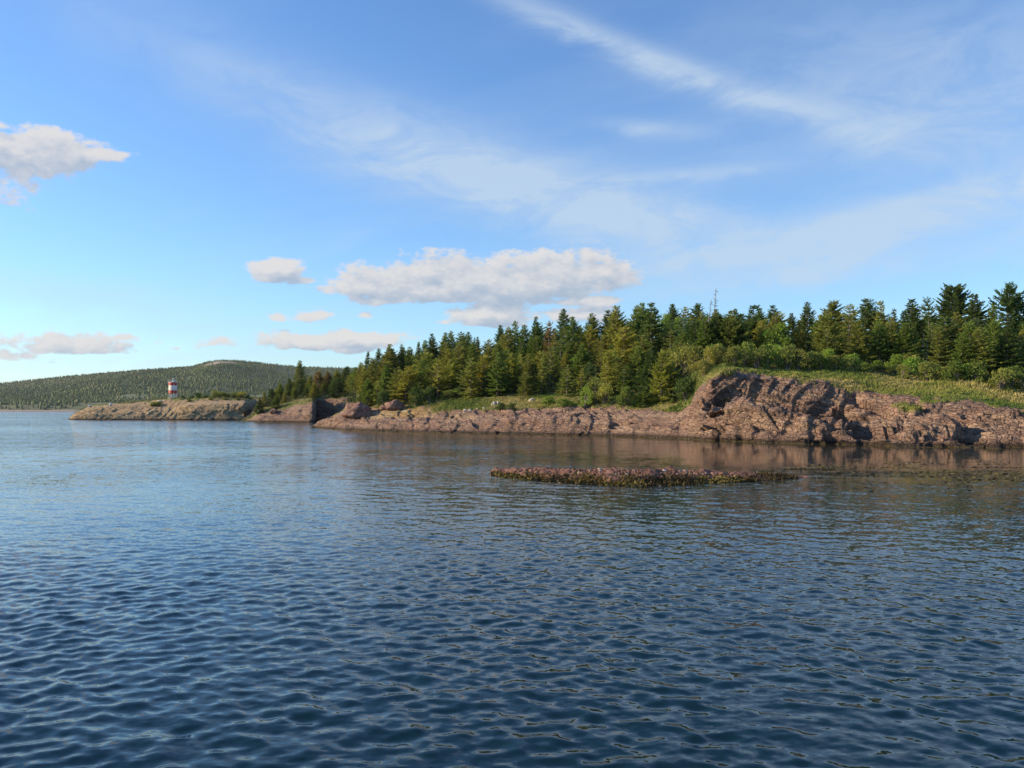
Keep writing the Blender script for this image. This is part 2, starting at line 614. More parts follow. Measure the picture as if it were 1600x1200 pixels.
def build_water():
    # concentric rings, finer towards the viewer; same wave field everywhere
    ri = np.linspace(1 / 6.6, 1 / 400.0, 640)
    rings = np.concatenate([[0.05, 2.0, 4.5], 1 / ri, np.geomspace(430, 9000, 24)])
    a_in = np.radians(np.linspace(-37, 37, 1000))
    a_out = np.radians(np.linspace(37, 323, 60))[1:-1]
    angs = np.concatenate([a_in, a_out])
    A, R = np.meshgrid(angs, rings)
    X = R * np.sin(A); Y = R * np.cos(A)
    nr, nc = X.shape
    dr = np.gradient(rings)[:, None] * np.ones((1, nc))
    da = np.gradient(np.concatenate([angs, ]))[None, :] * R
    rng = np.random.default_rng(21)
    n = 200
    lam = np.exp(rng.uniform(math.log(0.09), math.log(3.5), n))
    k = 2 * math.pi / lam
    th = math.radians(86) + rng.normal(0, math.radians(50), n)
    # a few waves of a second, slanting system
    th[::4] += math.radians(-42)
    weight = np.exp(-0.5 * ((np.log(lam) - math.log(0.34)) / 0.72) ** 2)
    slope = weight * rng.uniform(0.5, 1.4, n)
    slope *= 0.145 / math.sqrt(0.5 * np.sum(slope ** 2))
    ph = rng.uniform(0, 2 * math.pi, n)
    gust = 1.0 + 0.55 * fbm(X * 0.07, Y * 0.04, None, 3, 31)
    amp_f = (shelter(X, Y) * np.clip(gust, 0.35, 1.7)).astype(np.float32)
    Z = np.zeros_like(X, dtype=np.float32); DX = np.zeros_like(Z); DY = np.zeros_like(Z)
    Xf = X.astype(np.float64); Yf = Y.astype(np.float64)
    drf = dr.astype(np.float32)
    for i in range(n):
        kx, ky = k[i] * math.cos(th[i]), k[i] * math.sin(th[i])
        res = sstep(lam[i] / (drf * 2.2 + 0.0), 0.9, 2.0).astype(np.float32)
        rows = np.where(res.max(1) > 0.01)[0]
        if len(rows) == 0:
            continue
        r0, r1 = rows[0], rows[-1] + 1
        phs = np.mod(kx * Xf[r0:r1] + ky * Yf[r0:r1] + ph[i], 2 * math.pi).astype(np.float32)
        a = (slope[i] / k[i]) * res[r0:r1] * amp_f[r0:r1]
        Z[r0:r1] += a * np.cos(phs)
        s = a * np.sin(phs) * 0.6
        DX[r0:r1] -= s * math.cos(th[i])
        DY[r0:r1] -= s * math.sin(th[i])
    V = np.stack([X + DX, Y + DY, Z], -1).reshape(-1, 3)
    i = np.arange(nr - 1)[:, None] * nc
    j = np.arange(nc)[None, :]
    jn = (j + 1) % nc
    Fc = np.stack([i + j, i + nc + j, i + nc + jn, i + jn], -1).reshape(-1, 4)
    sh = shelter(X, Y)
    # shoals: where weed and rock lie just under the surface
    p = 800 + F * X / np.maximum(Y, 1)
    shoal = np.exp(-((Y - 37.5 - 0.5 * vnoise(X * .2, Y * .1, None, 4)) / 3.2) ** 2) * sstep(p, 690, 860) * np.where(Y > 0, 1, 0)
    shoal = np.maximum(shoal * 0.9, 0.8 * sstep(Y, 36, 48) * sstep(p, 1180, 1420) * (Y > 0))
    d1 = np.interp(p, [c[0] for c in HEAD], [c[1][0][0] for c in HEAD])
    near = sstep(Y, d1 - 22, d1 - 2) * (Y > 0) * (p > 500)
    shoal = np.maximum(shoal, near * 0.8)
    rough_f = np.interp(R, [0, 10, 40, 130, 400, 1500], [0.02, 0.03, 0.075, 0.11, 0.13, 0.15])
    m, nt, out = new_mat('sea_water')
    bs = nt.nodes.new('ShaderNodeBsdfPrincipled')
    pos = position()
    x, y, z = sep(pos)
    deep = mixc(noise(pos, 0.05, 3, 0.5), (0.0020, 0.0145, 0.019), (0.003, 0.018, 0.023))
    wn = noise(comb(x * 0.35, y * 0.9, 0.0), 0.8, 5, 0.6)
    weed = mixc(smooth(wn, 0.4, 0.62), (0.034, 0.027, 0.010), (0.120, 0.092, 0.028))
    sm = attr('shoal') * smooth(noise(comb(x * 0.25, y, 0), 0.35, 4, 0.6), 0.30, 0.62, 0.35, 1.0)
    col = mixc(sm, deep, weed)
    nt.links.new(col.s, bs.inputs['Base Color'])
    bs.inputs['IOR'].default_value = 1.333
    bs.inputs['Roughness'].default_value = 0.03
    # ripples too small for the mesh: slopes added straight to the normal
    calm = attr('calm')
    far = attr('far')
    geo = nt.nodes.new('ShaderNodeNewGeometry')
    N = E(geo.outputs['Normal'])
    c1 = noise(comb(x * 0.75, y * 1.5, 0.0), 2.2, 3, 0.6, 0.2, color=True)
    c2 = noise(comb(x * 0.8, y * 1.3, 5.0), 13.0, 2, 0.5, 0.0, color=True)
    c3 = noise(comb(x * 0.5, y * 1.0, 9.0), 0.55, 3, 0.55, 0.3, color=True)
    gusts = smooth(noise(comb(x * 0.35, y * 0.6, 2.0), 0.06, 4, 0.6), 0.3, 0.7, 0.55, 1.35)
    pert = vmath('ADD', vmath('SCALE', vmath('SUBTRACT', c1, (0.5, 0.5, 0.5)), None, (far * 0.45 + 0.08) * calm),
                 vmath('SCALE', vmath('SUBTRACT', c2, (0.5, 0.5, 0.5)), None, (far * 0.28 + 0.22) * calm))
    pert = vmath('ADD', pert, vmath('SCALE', vmath('SUBTRACT', c3, (0.5, 0.5, 0.5)), None, (far * 0.28) * calm))
    pert = vmath('MULTIPLY', vmath('SCALE', pert, None, gusts), (0.75, 1.0, 0.0))
    # from low down one mostly sees the wave faces that lean towards the eye
    inc = vmath('NORMALIZE', vmath('MULTIPLY', E(geo.outputs['Incoming']), (1.0, 1.0, 0.0)))
    pert = vmath('ADD', pert, vmath('SCALE', inc, None, far * calm * 0.03))
    NN = vmath('NORMALIZE', vmath('ADD', N, pert))
    nt.links.new(NN.s, bs.inputs['Normal'])
    nt.links.new(bs.outputs[0], out.inputs[0])
    far_a = np.interp(R, [0, 12, 30, 70, 160, 400], [0.0, 0.04, 0.22, 0.62, 0.9, 1.0])
    me = mesh_data('water', V, Fc, m, {'shoal': shoal.ravel(), 'calm': sh.ravel(), 'far': far_a.ravel()})
    link('water', me, kind='structure')


# ------------------------------------------------------------------ terrain given by sections: picture column, then (distance, height)
HEAD = [
    (440, [(146, -1.0), (147, -1.0), (149, -1.0), (151, -1), (155, -1), (170, -1.2), (190, -1.5)]),
    (482, [(139, -.6), (140, -.3), (142, -.3), (144, -.3), (149, -.6), (165, -1), (190, -1.2)]),
    (500, [(136.5, 0), (138, .9), (140, 1.2), (143, 0.9), (148, -.5), (160, -.9), (190, -1.0)]),
    (520, [(130, 0), (133, 1.1), (136, 1.7), (139, 2.0), (143, 1.2), (156, -.4), (190, -1)]),
    (540, [(124, 0), (128, 1.3), (131, 1.9), (136, 2.9), (141, 3.5), (152, 2.6), (188, 1.5)]),
    (556, [(122, 0), (126, 1.3), (129, 2.0), (134, 3.2), (140, 4.2), (156, 6.0), (182, 7)]),
    (600, [(117, 0), (121, 1.4), (125, 1.9), (131, 3.4), (137, 4.3), (152, 7), (175, 9.0)]),
    (700, [(108, 0), (111, 1.3), (115, 1.8), (122, 3.2), (130, 5.0), (148, 9.0), (172, 12)]),
    (800, [(103, 0), (105.5, 1.6), (109, 2.6), (113, 3.3), (126, 5.5), (145, 9.5), (170, 13)]),
    (900, [(98, 0), (100, 1.7), (104, 2.8), (108, 3.6), (119, 5.2), (140, 10), (168, 15)]),
    (960, [(95.5, 0), (98, 1.6), (101, 2.6), (105, 3.8), (113, 4.8), (137, 10), (166, 16)]),
    (1000, [(93, 0), (95, 1.5), (97, 2.2), (101, 3.0), (109, 4.2), (135, 10.5), (165, 16.5)]),
    (1060, [(88, 0), (90, 1.2), (92, 1.7), (95, 2.6), (101, 4.2), (130, 11), (160, 16.5)]),
    (1082, [(86, 0), (87, 1.5), (89, 2.2), (92, 3.6), (97, 6.2), (122, 11), (158, 16)]),
    (1096, [(84, 0), (85.3, 3.0), (86.5, 3.2), (90, 5.0), (96, 7.7), (120, 10.7), (155, 16)]),
    (1112, [(83, 0), (84.6, 3.8), (86.9, 2.0), (88.6, 6.2), (97, 8.1), (119, 10.6), (153, 16)]),
    (1130, [(82, 0), (83.8, 3.7), (86.8, 1.7), (88.3, 6.9), (98, 8.4), (118, 10.5), (150, 15.5)]),
    (1160, [(79.5, 0), (81.5, 3.4), (85.8, 1.4), (87.8, 6.6), (98, 8.2), (116, 10.3), (148, 15)]),
    (1200, [(77, 0), (79.2, 2.8), (85.2, 1.2), (87.3, 6.3), (97, 8.0), (115, 10), (145, 14.5)]),
    (1260, [(75, 0), (77.5, 2.4), (84.6, 1.1), (86.8, 6.0), (96.5, 7.8), (113, 9.5), (142, 13.5)]),
    (1300, [(74, 0), (76.5, 1.8), (84.3, 1.2), (86.4, 5.6), (96, 7.6), (112, 9.0), (140, 13)]),
    (1340, [(72.5, 0), (75, 1.1), (82.8, 1.8), (85.4, 5.0), (95, 7.4), (111, 9.0), (138, 12.6)]),
    (1400, [(70, 0), (73, 1.5), (78.5, 2.6), (82.5, 4.2), (94, 7.0), (110, 9.0), (135, 12)]),
    (1500, [(67.5, 0), (70.5, 1.4), (74, 2.2), (78, 3.5), (90, 6.3), (104, 8.5), (130, 11)]),
    (1600, [(65.5, 0), (68.5, 1.3), (72, 2.0), (76, 2.9), (86, 4.9), (100, 7.0), (128, 10)]),
    (1750, [(62, 0), (65, 1.3), (68, 1.9), (72, 2.8), (82, 4.6), (98, 6.5), (125, 9)]),
    (2100, [(54, 0), (57, 1.3), (60, 1.9), (64, 2.8), (74, 4.6), (92, 6.5), (120, 9)]),
]
POINT = [
    (372, [(216, -.8), (217, -.8), (218, -.8), (220, -.8), (226, -.8), (240, -.8), (255, -.8)]),
    (392, [(208, 0), (209, .3), (210, .4), (213, .6), (220, .6), (236, 1.5), (255, 2)]),
    (406, [(205, 0), (206.5, .9), (208, 1.2), (210, 1.8), (216, 3.4), (230, 5), (250, 6)]),
    (450, [(202, 0), (204, 1.3), (206, 1.9), (208, 2.7), (214, 4.8), (232, 7.5), (255, 8.5)]),
    (484, [(199, 0), (200.5, 2.2), (203, 3.4), (205, 4.5), (212, 6), (230, 8.0), (255, 9)]),
    (489, [(199, 0), (200.5, 2.3), (203, 3.6), (205, 4.7), (212, 6), (230, 8.0), (255, 9)]),
    (495, [(217, 0), (218, 3.4), (219, 4.8), (220, 5.6), (224, 6.4), (238, 8.0), (255, 9)]),
    (545, [(212, 0), (213, 3.4), (214, 4.8), (215.5, 5.8), (220, 7), (238, 8.5), (258, 10)]),
    (640, [(206, 0), (207, 3.4), (208, 4.8), (210, 6), (216, 7.5), (235, 9), (258, 10)]),
    (760, [(206, 0), (207, 2.4), (208, 3.8), (210, 5), (216, 6), (235, 7), (258, 8)]),
]
LIGHT = [
    (60, [(258, -1.5), (259, -1.5), (260, -1.5), (262, -1.5), (268, -1.5), (280, -1.5), (300, -1.5)]),
    (106, [(252, -.5), (253, -.2), (254, -.1), (256, -.1), (260, -.3), (266, -.5), (285, -1)]),
    (117, [(250.5, 0), (251.2, 1.0), (252, 1.3), (254, 1.9), (258, 1.7), (266, .8), (285, -.5)]),
    (140, [(250, 0), (251, 1.6), (252.5, 2.3), (255, 3.7), (261, 4.0), (270, 3), (295, -.5)]),
    (200, [(249.5, 0), (250.7, 1.8), (252.5, 2.8), (256, 4.4), (262, 5.2), (275, 4.8), (300, 1)]),
    (250, [(249, 0), (250.2, 1.9), (252, 2.8), (255, 4.2), (260, 6.1), (274, 6.4), (300, 3)]),
    (290, [(248, 0), (248.8, 2.4), (250.0, 3.5), (252, 4.3), (258, 6.3), (274, 6.5), (300, 3)]),
    (330, [(247, 0), (247.6, 2.8), (248.3, 3.9), (249.3, 4.6), (257, 6.4), (274, 6.8), (300, 4)]),
    (382, [(246.5, 0), (247.1, 2.7), (247.8, 3.8), (249, 4.8), (257, 6.2), (272, 7), (300, 5)]),
    (390, [(250.5, 0), (251.3, 2.2), (252.2, 3.4), (254, 4.8), (260, 6.2), (276, 7), (300, 5)]),
    (397, [(262, 0), (262.6, 3), (263.4, 4.4), (265, 5.6), (270, 6.5), (285, 7), (310, 5)]),
    (460, [(258, 0), (259, 3), (260, 4.4), (262, 5.6), (270, 6.5), (285, 7), (310, 5)]),
    (640, [(258, 0), (259, 3), (260, 4.4), (262, 5.6), (270, 6.5), (285, 7), (310, 5)]),
]


def knots(tab, p):
    xs = np.array([c[0] for c in tab], float)
    D = np.array([[k[0] for k in c[1]] for c in tab], float)
    H = np.array([[k[1] for k in c[1]] for c in tab], float)
    d = np.stack([np.interp(p, xs, D[:, i]) for i in range(D.shape[1])], -1)
    h = np.stack([np.interp(p, xs, H[:, i]) for i in range(H.shape[1])], -1)
    d = np.concatenate([d[..., :1] - 9, d, d[..., -1:] + 40], -1)
    h = np.concatenate([h[..., :1] - 2.6, h, h[..., -1:] - 9], -1)
    return d, h


def ground(tab, X, Y):
    X = np.atleast_1d(np.asarray(X, float)); Y = np.atleast_1d(np.asarray(Y, float))
    p = 800 + F * X / Y
    d, h = knots(tab, p)
    z = np.full(X.shape, -5.0); k = np.full(X.shape, -1.0)
    for i in range(d.shape[-1] - 1):
        t = (Y - d[..., i]) / (d[..., i + 1] - d[..., i])
        s = (t >= 0) & (t <= 1)
        z = np.where(s, h[..., i] + (h[..., i + 1] - h[..., i]) * t, z)
        k = np.where(s, i + t, k)
    return z, k


def build_terrain(name, tab, cols, rows, mat, seed, amp=1.0, lichen=None, turf_lo=4.05, patchy=True):
    p = np.asarray(cols, float)
    d, h = knots(tab, p)
    kk = np.concatenate([np.linspace(i, i + 1, n, endpoint=False) for i, n in enumerate(rows)] + [[len(rows)]])
    i0 = np.minimum(kk.astype(int), len(rows) - 1); t = kk - i0
    Yg = d[:, i0] * (1 - t) + d[:, np.minimum(i0 + 1, d.shape[1] - 1)] * t
    Zg = h[:, i0] * (1 - t) + h[:, np.minimum(i0 + 1, d.shape[1] - 1)] * t
    Yg, Zg = Yg.T, Zg.T
    K = kk[:, None] * np.ones((1, len(p)))
    Pp = p[None, :] * np.ones((len(kk), 1))
    # round the section's corners along the rows
    for _ in range(2):
        Zs = Zg.copy()
        Zs[1:-1] = 0.25 * Zg[:-2] + 0.5 * Zg[1:-1] + 0.25 * Zg[2:]
        Zg = Zs
    Xg = (Pp - 800) / F * Yg
    P = np.stack([Xg, Yg, Zg], -1)
    du = np.gradient(P, axis=1); dv = np.gradient(P, axis=0)
    N = unit(np.cross(du, dv))
    N = np.where(N[..., 2:3] < 0, -N, N)
    x, y, z = Xg, Yg, Zg
    pn = vnoise(x * 0.45, y * 0.45, z * 0.6, seed + 60) * 0.30 + vnoise(x * 1.6, y * 1.6, z, seed + 61) * 0.16
    turf = sstep(K + pn, turf_lo - 0.10, turf_lo + 0.12)
    if patchy:
        pat = fbm(x * 0.22, y * 0.35, None, 3, seed + 40)
        turf = np.maximum(turf, sstep(pat, 0.28, 0.5) * sstep(K, 3.15, 3.6) * sstep(Pp, 1330, 1420))
    if name == 'rocky_shore':
        turf = np.maximum(turf, sstep(K + pn, 3.55, 3.75) * sstep(Pp, 655, 690) * (1 - sstep(Pp, 955, 985)))
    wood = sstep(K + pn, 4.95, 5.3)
    rockm = (1 - turf) * sstep(K, 0.0, 0.8)
    # bedding coordinates (dipping)
    w = 0.42 * x + 0.9 * z + 0.30 * y
    u = 0.9 * x - 0.42 * z
    wx_ = 0.5 * vnoise(x * .45, y * .45, z * .45, seed); wz_ = 0.4 * vnoise(x * .45 + 9, y * .45, z * .45, seed + 1)
    # three sizes of joint-bounded blocks, each a tilted facet standing proud or set back
    a_, sa_, ea_ = facets(u * 0.15 + wx_, y * 0.26, w * 0.55 + wz_, seed, 1.0)
    b_, sb_, eb_ = facets(u * 0.42 + wx_ * 1.2, y * 0.62, w * 1.35 + wz_ * 1.5, seed + 9, 1.0)
    c_, sc2_, ec_ = facets(u * 1.15 + wx_, y * 1.6, w * 3.4 + wz_ * 2, seed + 19, 1.0)
    big = fbm(x * 0.16, y * 0.16, z * 0.2, 3, seed + 3)
    lay = w * 1.15 + 0.5 * big
    step = (lay - np.floor(lay)); step = np.where(step < 0.8, step / 0.8, (1 - step) / 0.2)
    crk = sstep(vnoise(x * 0.25, y * 0.25, z * 0.25, seed + 70), -0.45, 0.2)
    # slanting joints split the beds into leaning slabs, each edge breaking off sharply
    q = 0.78 * x - 0.62 * z + 0.25 * y + 0.8 * vnoise(x * .28, y * .28, z * .28, seed + 30)
    q1 = q / 1.5; q1 = q1 - np.floor(q1); q2 = q / 0.62 + 0.7 * vnoise(x * .5, y * .5, z * .5, seed + 31); q2 = q2 - np.floor(q2)
    sq = np.where(q1 < .86, q1 / .86, (1 - q1) / .14); sq2 = np.where(q2 < .84, q2 / .84, (1 - q2) / .16)
    mq = sstep(vnoise(x * .16 + 3, y * .2, z * .3, seed + 32), -.35, .25)
    mq2 = sstep(vnoise(x * .3 + 7, y * .3, z * .4, seed + 33), -.1, .4)
    disp = 0.75 * big + 0.95 * a_ * (1 + 0.5 * sstep(Pp, 1070, 1120)) * (1 - 0.8 * sstep(K, 3.1, 3.9)) + 0.26 * b_ + 0.09 * c_ + 0.34 * (step - .5)
    disp = disp + 0.60 * (sq - .5) * mq + 0.26 * (sq2 - .5) * mq2
    disp = disp - 0.40 * crk * (1 - sstep(ea_, 0.0, 0.09)) - 0.16 * (1 - sstep(eb_, 0.0, 0.07))
    disp = disp + 0.07 * fbm(x * 3.0, y * 3.0, z * 3.0, 3, seed + 7)
    if name == 'rocky_shore':        # the open joints that run down across the bluff
        for (pa, ka, pb, kb, dep, wd) in ((1092, 3.25, 1350, 2.95, 1.5, .16), (1335, 3.75, 1425, 2.75, 1.3, .20), (1430, 3.6, 1512, 3.0, 1.0, .18), (1500, 3.3, 1610, 2.4, .8, .16), (1160, 2.9, 1215, 1.6, .6, .12),
                                          (1400, 2.6, 1600, 1.9, .8, .14), (860, 3.3, 1010, 2.1, .7, .14), (930, 2.5, 985, 1.5, .6, .2), (640, 3.2, 860, 2.3, .5, .14), (520, 3.2, 600, 2.3, .6, .16)):
            t_ = np.clip((Pp - pa) / (pb - pa), 0, 1)
            kc = ka + (kb - ka) * t_ + 0.16 * vnoise(x * .5, y * .5, z * .2, seed + 50)
            ins = sstep(Pp, pa - 12, pa + 12) * (1 - sstep(Pp, pb - 12, pb + 12))
            wv = wd * (0.7 + 0.5 * vnoise(x * .35, y * .35, z * .2, seed + 51))
            disp = disp - dep * ins * np.exp(-((K - kc) / np.maximum(wv, .04)) ** 2)
    near_w = 0.45 + 0.55 * sstep(K, 0.8, 1.7)
    off = disp * rockm * amp * 0.78 * near_w * (0.46 + 0.61 * sstep(Pp, 1060, 1110)) * (1 - 0.5 * sstep(K, 3.4, 4.0)) + (0.22 * fbm(x * 0.35, y * 0.35, None, 3, seed + 8) + 0.07 * vnoise(x * 2.2, y * 2.2, None, seed + 9)) * turf
    P = P + N * off[..., None]
    P[..., 2] = np.where(K < 1, np.minimum(P[..., 2], 0.10 + 0.25 * big), P[..., 2])
    lich = np.zeros_like(K) if lichen is None else lichen(Pp, K, x, y, z)
    nr, nc = K.shape
    me = mesh_data(name, P.reshape(-1, 3), grid_faces(nr, nc), mat, smooth_=False, attrs=
                   {'turf': turf.ravel(), 'wood': wood.ravel(), 'lichen': lich.ravel()})
    o = link(name, me, kind='structure')
    return dict(P=P, K=K, turf=turf, wood=wood, px=Pp)


def head_lichen(Pp, K, x, y, z):
    return np.exp(-((Pp - 635) / 62) ** 2) * sstep(K, 2.4, 2.9) * (1 - sstep(K, 3.9, 4.2)) * sstep(fbm(x * .25, y * .25, z * .3, 3, 77), -0.25, 0.1)


head_cols = np.concatenate([np.arange(440, 1640, 1.3), np.arange(1642, 2100, 6)])
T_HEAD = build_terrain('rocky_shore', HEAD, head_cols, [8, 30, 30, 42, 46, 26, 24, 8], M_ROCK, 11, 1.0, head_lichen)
T_POINT = build_terrain('wooded_point', POINT, np.arange(372, 760, 1.6), [5, 16, 14, 14, 16, 14, 12, 6], M_ROCK, 23, 0.9, None, turf_lo=4.2, patchy=False)
T_LIGHT = build_terrain('rocky_point', LIGHT, np.arange(60, 640, 1.3), [5, 16, 14, 20, 26, 16, 12, 6], M_PALE, 35, 1.15, None, turf_lo=4.75, patchy=False)
build_water()


# ------------------------------------------------------------------ far hill and its woods
HILL_T = [(-700, 634), (-400, 620), (-150, 608), (0, 600), (100, 590), (200, 581), (300, 575), (322, 568), (345, 564.5), (380, 566), (420, 570), (470, 575),
          (560, 577), (700, 590), (900, 612), (1150, 636)]


def hill_ground(p, d):
    top = np.interp(p, [a for a, b in HILL_T], [b for a, b in HILL_T])
    dr = 2150.0
    zr = CAMH + (HOR - top) * dr / F
    t = np.clip((d - 1290) / (dr - 1290), 0, 1.3)
    z = zr * (0.10 * sstep(t, 0, 0.05) + 0.90 * np.where(t < 1, t ** 1.25, 1 - 0.8 * (t - 1)))
    X = (p - 800) / F * d
    z = z + (10 * fbm(X * 0.004, d * 0.004, None, 3, 91) * np.clip(t * 4, 0, 1) * np.clip((1.05 - t) * 4, 0.12, 1))
    z = np.where(d < 1290, -4, z + 0.8)
    return z, t


def build_hill():
    p = np.arange(-700, 1151, 4.0)
    d = np.concatenate([[1270, 1286, 1290, 1293, 1298], np.linspace(1306, 2150, 60), np.linspace(2170, 2380, 8)])
    Pp, D = np.meshgrid(p, d)
    Z, T = hill_ground(Pp, D)
    X = (Pp - 800) / F * D
    m, nt, out = new_mat('hill_ground')
    bs = nt.nodes.new('ShaderNodeBsdfPrincipled')
    pos = position()
    x, y, z = sep(pos)
    n1 = noise(pos, 0.02, 5, 0.6)
    col = mixc(smooth(n1, 0.4, 0.6), (0.120, 0.135, 0.055), (0.085, 0.105, 0.045))
    col = mixc(attr('bare'), col, (0.34, 0.27, 0.19))
    col = mixc(smooth(z + (n1 - 0.5) * 4.0, 3.4, 1.8), col, (0.30, 0.235, 0.185))
    nt.links.new(col.s, bs.inputs['Base Color'])
    bs.inputs['Roughness'].default_value = 0.9
    nt.links.new(bs.outputs[0], out.inputs[0])
    bare = 1.4 * np.exp(-((Pp - 348) / 24) ** 2) * sstep(T, 0.78, 0.88) * sstep(fbm(X * 0.02, D * 0.02, None, 2, 4), -0.5, -0.1)
    me = mesh_data('hills', np.stack([X, D, Z], -1).reshape(-1, 3), grid_faces(*X.shape), m, {'bare': bare.ravel()})
    link('hills', me, kind='structure')
    # the woods on it: thousands of small conifers that read as one mass
    rng = np.random.default_rng(3)
    n = 28000
    pp = rng.uniform(-260, 640, n)
    u = rng.uniform(0, 1, n)
    dd = 1302 + (2165 - 1302) * u ** 0.8
    z, t = hill_ground(pp, dd)
    X = (pp - 800) / F * dd
    clear = sstep(fbm(X * 0.006, dd * 0.006, None, 3, 55), 0.55, 0.7) * (t < 0.25)
    bare = 1.4 * np.exp(-((pp - 348) / 24) ** 2) * sstep(t, 0.78, 0.88) * sstep(fbm(X * 0.02, dd * 0.02, None, 2, 4), -0.5, -0.1)
    keep = (rng.uniform(0, 1, n) > clear * 0.93) & (rng.uniform(0, 1, n) > bare * 1.0) & (z > 2.2)
    pp, dd, z, X, t = pp[keep], dd[keep], z[keep], X[keep], t[keep]
    n = len(pp)
    patch = fbm(X * 0.008, dd * 0.008, None, 3, 66)
    fine_ = fbm(X * 0.03, dd * 0.03, None, 2, 67)
    broad = rng.uniform(0, 1, n) < np.clip(0.25 + 0.5 * patch, 0.05, 0.7)
    H = np.where(broad, rng.uniform(3, 5.5, n), rng.uniform(4.5, 8, n)) * np.where(t > 0.8, 0.75, 1)
    Rr = np.where(broad, H * rng.uniform(0.40, 0.55, n), H * rng.uniform(0.20, 0.30, n))
    sides = 4
    prof_h = np.where(broad[:, None], np.array([[0.05, 0.35, 0.75, 1.0]]), np.array([[0.05, 0.30, 0.62, 1.0]]))
    prof_r = np.where(broad[:, None], np.array([[0.55, 1.0, 0.75, 0.1]]), np.array([[1.0, 0.85, 0.48, 0.02]]))
    th = np.arange(sides) / sides * 2 * math.pi
    rot = rng.uniform(0, 6.28, n)
    ang = rot[:, None, None] + th[None, None, :]
    rad = (Rr[:, None] * prof_r)[:, :, None] * rng.uniform(0.65, 1.3, (n, 4, sides))
    vx = X[:, None, None] + rad * np.cos(ang)
    vy = dd[:, None, None] + rad * np.sin(ang)
    vz = (z[:, None] - 0.4 + H[:, None] * prof_h)[:, :, None] + rng.uniform(-.06, .06, (n, 4, sides)) * H[:, None, None]
    V = np.stack([vx, vy, vz], -1).reshape(-1, 3)
    base = (np.arange(n) * 4 * sides)[:, None, None]
    i = np.arange(3)[None, :, None] * sides
    k = np.arange(sides)[None, None, :]
    kn = (k + 1) % sides
    Fc = np.stack([base + i + k, base + i + kn, base + i + sides + kn, base + i + sides + k], -1).reshape(-1, 4)
    tint = np.clip(np.where(broad, 0.62, 0.36) + 0.2 * patch + 0.1 * fine_ + rng.uniform(-.07, .07, n), 0, 1)
    mf = tint_material('hill_woods', [(0.0, (0.090, 0.118, 0.050)), (0.45, (0.130, 0.152, 0.058)), (0.75, (0.172, 0.188, 0.066)), (1.0, (0.21, 0.205, 0.085))], scale=0.3)
    me = mesh_data('forest', V, Fc, mf, {'tint': np.repeat(tint, 4 * sides)}, smooth_=False)
    link('forest', me, kind='stuff')


build_hill()


